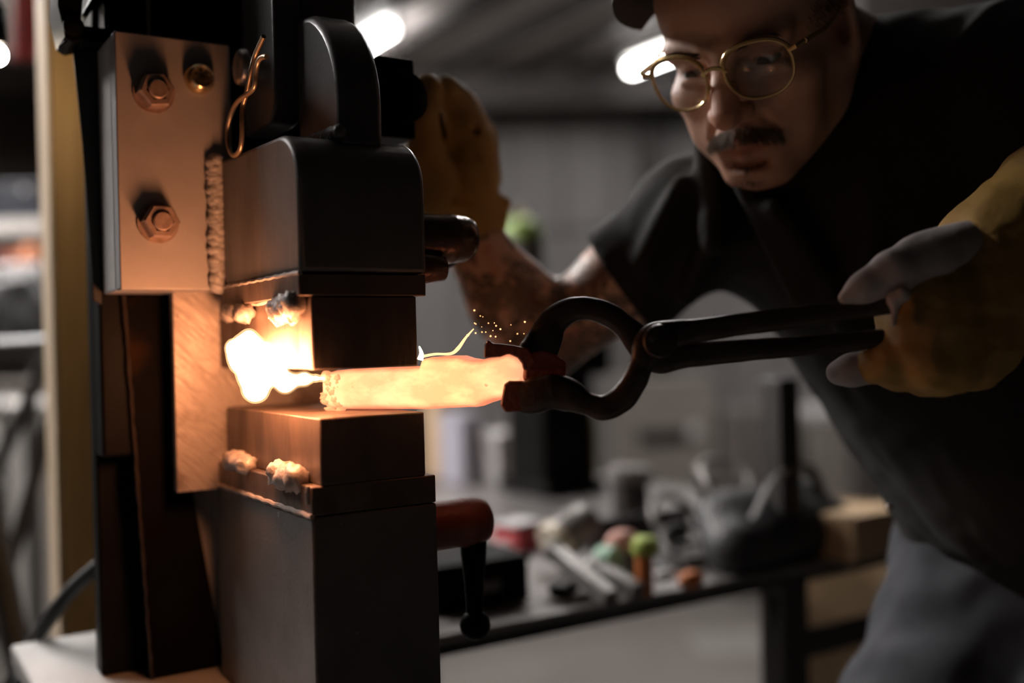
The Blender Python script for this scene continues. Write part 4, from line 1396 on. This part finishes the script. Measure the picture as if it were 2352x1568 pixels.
# boxes at the back of the bench
o, k = on_bench('carton', 1092, 1112, 0, 'pale lilac carton at the back left of the bench', 'carton')
boxo('body', M['lilac'], o, -.034, .022, 0, .12, 0, .15, .003)
boxo('lid', M['lilac'], o, -.036, .024, -.002, .122, .1505, .165, .003)
o, k = on_bench('carton', 1190, 1112, 0, 'white carton at the back of the bench beside the drill press', 'carton')
boxo('body', M['white'], o, -.055, .055, 0, .12, 0, .10, .003)
boxo('lid', M['white'], o, -.058, .058, -.003, .123, .1005, .122, .003)
o, k = on_bench('timber_block', 1035, 1100, 0, 'tan timber block at the back corner of the bench by the press', 'timber')
boxo('block', M['plywood'], o, -.03, .02, 0, .08, 0, .20, .003)
boxo('top_block', M['plywood'], o, -.028, .016, .004, .07, .2005, .26, .003)

# ------------------------------------------------------------------ behind the bench
def standing(name, px, d, w, dep_, ztop, m, label, cat, rz=0):
    p = P(px, 784, d)
    o = empty(name, Vector((p.x, p.y, 0)), rz, label, cat)
    boxo('carcass', m, o, -w / 2, w / 2, 0, dep_, .03, ztop, .008)
    boxo('plinth', M['benchdark'], o, -w / 2 + .02, w / 2 - .02, .02, dep_ - .02, 0, .03, .003)
    return o


o = standing('electric_cabinet', 1524, 4.85, .46, .45, .985, M['cabinet'], 'warm grey metal cabinet with dark slot standing behind the bench', 'cabinet')
boxo('vent_slot', M['benchdark'], o, -.13, .10, -.01, .0, .70, .775, .003)
boxo('highlight_plate', M['white'], o, .105, .16, -.01, .0, .735, .80, .002)  # white plate put in for a highlight beside the slot
boxo('top_lid', M['cabinet'], o, -.235, .235, -.008, .454, .986, 1.01, .004)
o = standing('electric_cabinet', 1727, 4.8, .30, .45, .86, M['cabinet2'], 'narrow dark grey cabinet standing behind the bench left of its corner post', 'cabinet')
boxo('door', M['cabinet2'], o, -.135, .135, -.015, 0, .06, .83, .004)
boxo('edge_trim', M['cabinet'], o, .1505, .175, -.004, .42, .03, .87, .003)
o = standing('electric_cabinet', 1945, 4.8, .36, .45, .80, M['cabinet'], 'warm grey cabinet partly hidden by the shirt of the smith', 'cabinet')
boxo('top_lid', M['white'], o, -.185, .185, -.008, .454, .801, .84, .004)
# plywood sheets leaning behind the rack
p = P(1950, 1400, 2.3)
pl = empty('plywood_sheet', Vector((p.x, p.y, 0)), -.7, 'tan plywood sheet standing behind the bench post beside the jeans', 'plywood')
obj('sheet', MB().box(-.13, .6, 0, .018, 0, .83), M['plywood'], pl, .001)
obj('edge_lath', MB().box(-.135, -.1305, 0, .018, 0, .83), M['woodedge'], pl)
# gas bottle with green cap
q = loc(Vector((P(1205, 784, 2.45).x, 2.45, BZ)))
gb = empty('spray_canister', Vector((P(1205, 784, 2.45).x, 2.45, BZ + .0005)), 0, 'tall dark canister with green shoulder at the back of the bench', 'canister')
obj('cylinder', MB().lathe([(0, 0), (.046, 0), (.05, .006), (.05, .575), (0, .575)], (0, 0, 0), (0, 0, 1), 28), M['cabinet2'], gb)
obj('shoulder', MB().lathe([(.05, .5755), (.049, .60), (.035, .62), (.015, .63), (0, .63)], (0, 0, 0), (0, 0, 1), 28), M['green'], gb)
obj('valve', MB().lathe([(0, .63), (.012, .63), (.012, .645), (0, .65)], (0, 0, 0), (0, 0, 1), 16), M['brass'], gb)
# light patch on the floor, put in as a thin pale sheet
p = P(1660, 1480, 1)
fz = Vector((0, 0, ZC)) + ray(1670, 1475) * (-ZC / ray(1670, 1475).z)
fo2 = boxo('floor_light_patch', M['standtop'], None, -.14, .14, -.16, .16, 0, .002, .0005)
fo2.location = Vector((fz.x, fz.y, .0005))
tag(fo2, 'thin pale sheet standing for a light patch on the concrete floor beyond the bench', 'paper')

# ------------------------------------------------------------------ left side
p = P(134, 784, 1.34)
wp_ = empty('wooden_post', Vector((p.x, p.y, 0)), TH, 'upright pine post, its left side coloured paler as lit, standing left of the press', 'post')
obj('timber', MB().box(0, .125, .0, .078, 0, ZT - .1), M['wood'], wp_, .0015)
obj('lit_side_board', MB().box(-.006, -.0015, .003, .076, 0, ZT - .1), M['woodedge'], wp_, .001)  # paler board puts light on the post's left side into the colour
# bare bulb on a cord
bc = P(-6, 126, 1.15)
bu = empty('drop_light', bc, 0, 'bare glowing bulb hanging at the left edge of the picture', 'light')
obj('bulb', MB().ball((0, 0, 0), .0095, 20, (1, 1, 1.15)), M['bulbglow'], bu)
obj('socket', MB().lathe([(0, .0115), (.009, .0115), (.011, .016), (.010, .05), (.005, .06), (0, .06)], (0, 0, 0), (0, 0, 1), 16), M['black'], bu)
obj('cord', MB().tube([(0, 0, .06), (0, .01, .4), (0, 0, ZT + .02 - bc.z)], .003, 8), M['black'], bu)
# red cloth hanging from a line
rp = P(60, -60, 2.0)
q = [P(x, y, 2.0) for x, y in ((46, -260), (38, 0), (20, 136), (112, 136), (118, -260))]
rc = empty('hanging_cloth', q[0], 0, 'dark red cloth hanging at the top left behind the wooden post', 'cloth')
q0 = q[0]
vs, fs = [], []
nx, nz_ = 16, 12
for lay in (0, .004):
    for i in range(nz_ + 1):
        for j in range(nx + 1):
            t, uu_ = i / nz_, j / nx
            l_ = q[0].lerp(q[2], t); r__ = q[4].lerp(q[3], t)
            pp = l_.lerp(r__, uu_) + Vector((0, .012 * math.sin(uu_ * 15 + t) * (.4 + t) + lay, 0))
            vs.append(pp - q0)
ww = nx + 1; tt_ = ww * (nz_ + 1)
for i in range(nz_):
    for j in range(nx):
        a = i * ww + j
        fs += [(a, a + 1, a + ww + 1, a + ww), (a + tt_, a + tt_ + ww, a + tt_ + ww + 1, a + tt_ + 1)]
rim = list(range(ww)) + [i * ww + nx for i in range(1, nz_ + 1)] + [nz_ * ww + k for k in range(nx - 1, -1, -1)] + [i * ww for i in range(nz_ - 1, 0, -1)]
fs += [(rim[i], rim[(i + 1) % len(rim)], rim[(i + 1) % len(rim)] + tt_, rim[i] + tt_) for i in range(len(rim))]
obj('cloth', MB().add(vs, fs), M['redcloth'], rc)
obj('hanging_cord', MB().tube([q[0] - q0 + Vector((.02, 0, 0)), Vector((.02, 0, ZT + .02 - q0.z))], .002, 6), M['black'], rc)
# far shelf with things
p = P(30, 784, 3.0)
sh = empty('shelf_unit', Vector((p.x, p.y, 0)), 0, 'pale edged shelf unit behind the wooden post at the left', 'shelf')
for x in (-.55, .35): boxo('side_panel', M['darkwall'], sh, x - .012, x + .012, 0, .4, 0, 2.5, .003)
z1 = P(30, 505, 3.0).z
for z in (.35, z1 - .02):
    boxo('shelf_board', M['paleblock'], sh, -.537, .337, 0, .4, z - .022, z + .022, .003)
boxo('top_board', M['darkwall'], sh, -.537, .337, -.02, .4, 2.04, 2.07, .003)  # added to keep the tube light off the inside of the shelf
boxo('back_panel', M['darkwall'], sh, -.56, .36, .401, .415, 0, 2.5, .002)
tb = empty('toolbox', Vector((p.x + .02, p.y + .06, z1 + .003)), 0, 'dark blue toolbox on the shelf at the left', 'toolbox')
boxo('body', M['blue'], tb, -.2, .13, 0, .2, 0, .085, .006)
boxo('lid', M['blue'], tb, -.203, .133, -.003, .203, .0855, .115, .006)
obj('latch', MB().ball((.0, -.008, .09), .009, 12), M['chrome'], tb)
z2 = P(50, 690, 2.9).z
pb = empty('parts_bin', Vector((P(50, 784, 2.9).x, 2.85, 0)), 0, 'white bin with rusty parts standing under the shelf at the left', 'bin')
boxo('bin_body', M['white'], pb, -.16, .08, 0, .12, 0, z2 + .10, .01)
obj('rusty_part', MB().ball((.03, .05, z2 + .12), .035, 14, (1, 1, .9), .3, 2), M['orange'], pb)
obj('rusty_part', MB().ball((-.04, .06, z2 + .115), .03, 14, (1.2, 1, .8), .3, 2, 4), M['redglow_rust'], pb)
p = P(40, 784, 2.4)
db = empty('rag_heap', Vector((p.x, p.y, 0)), 0, 'dark grey bundle on a stool at the left behind the post', 'bundle')
zz = P(40, 880, 2.4).z
obj('bundle', MB().ball((-.03, 0, zz + .13), .12, 24, (1, .8, 1.05), .35, 2), M['rubber'], db)
boxo('stool_seat', M['cabinet'], db, -.16, .10, -.12, .12, zz - .02, zz + .012, .005)
for x in (-.13, .07):
    for y in (-.09, .09): boxo('leg', M['benchdark'], db, x - .012, x + .012, y - .012, y + .012, 0, zz - .02, .002)
# pale cabinet low at the left
p = P(60, 784, 2.6)
pc = empty('pale_cabinet', Vector((p.x, p.y, 0)), 0, 'low pale cabinet behind the dark trestle at bottom left', 'cabinet')
zz = P(60, 925, 2.6).z
boxo('carcass', M['paleblock'], pc, -.25, .12, 0, .2, .02, zz - .02, .004)
boxo('top_board', M['paleblock'], pc, -.26, .13, -.01, .21, zz - .02, zz, .004)
boxo('door', M['paleblock'], pc, -.22, .10, -.008, -.0005, .08, zz - .06, .003)
# dark trestle
tr = empty('trestle', Vector((P(30, 784, 1.75).x, 1.75, 0)), 0, 'dark steel trestle with slanted legs at bottom left', 'trestle')
TRI = Matrix.Translation(-Vector(tr.location))
top1, top2 = P(108, 800, 1.75), P(-260, 800, 1.95)
for a, b, r in ((top1, None, .017), (top1 + Vector((-.02, .25, 0)), None, .017)):
    pass
foot = lambda x, y: Vector((x, y, 0))
d_ = P(22, 1330, 1.75) - P(112, 800, 1.75)
def leg(a, b, r, n_='leg'):
    t = (b - a)
    e_ = a + t * ((a.z - .0) / (a.z - b.z))
    obj(n_, MB().tube([a, e_], r, 10), M['benchdark'], tr).data.transform(TRI)
leg(P(118, 965, 1.75), P(22, 1300, 1.75), .012)
leg(P(112, 820, 1.78), P(-5, 1070, 1.9), .012)
leg(P(-75, 900, 1.62), P(50, 1560, 1.55), .021)
obj('beam', MB().tube([P(130, 790, 1.74), P(-40, 800, 1.78), P(-300, 810, 1.85)], .016, 10), M['benchdark'], tr).data.transform(TRI)
# hose
pts = spline([P(250, 1282, 1.13), P(215, 1310, 1.13), P(165, 1355, 1.14), P(110, 1425, 1.15), P(62, 1495, 1.19), P(20, 1580, 1.21)], 6)
pts = [Vector(p) for p in pts]
e_ = pts[-1]
pts += [Vector(p) for p in spline([e_, e_ + Vector((-.03, 0, -.1)), Vector((e_.x - .06, e_.y, .3)), Vector((e_.x - .02, e_.y + .02, .012))], 5)][1:]
hz = obj('hose', MB().tube(pts, .0085, 12), M['rubber'], None)
tag(hz, 'black rubber hose curving from the press column to the bottom left', 'hose')
# chain hanging at the far left
c_ = P(8, 930, 1.9)
chn = empty('hanging_chain', c_, 0, 'fine dark chain hanging at the left edge below the shelf', 'chain')
for i in range(20):
    Rm = Matrix.Rotation(math.pi / 2 * (i % 2), 4, 'Z')
    ring = [Rm @ Vector((.006 * math.cos(t), 0, .010 * math.sin(t))) + Vector((0, 0, -.0155 * i)) for t in np.linspace(0, 2 * math.pi, 13)]
    obj('link', MB().tube(ring, .0022, 6, cap=False), M['benchdark'], chn)
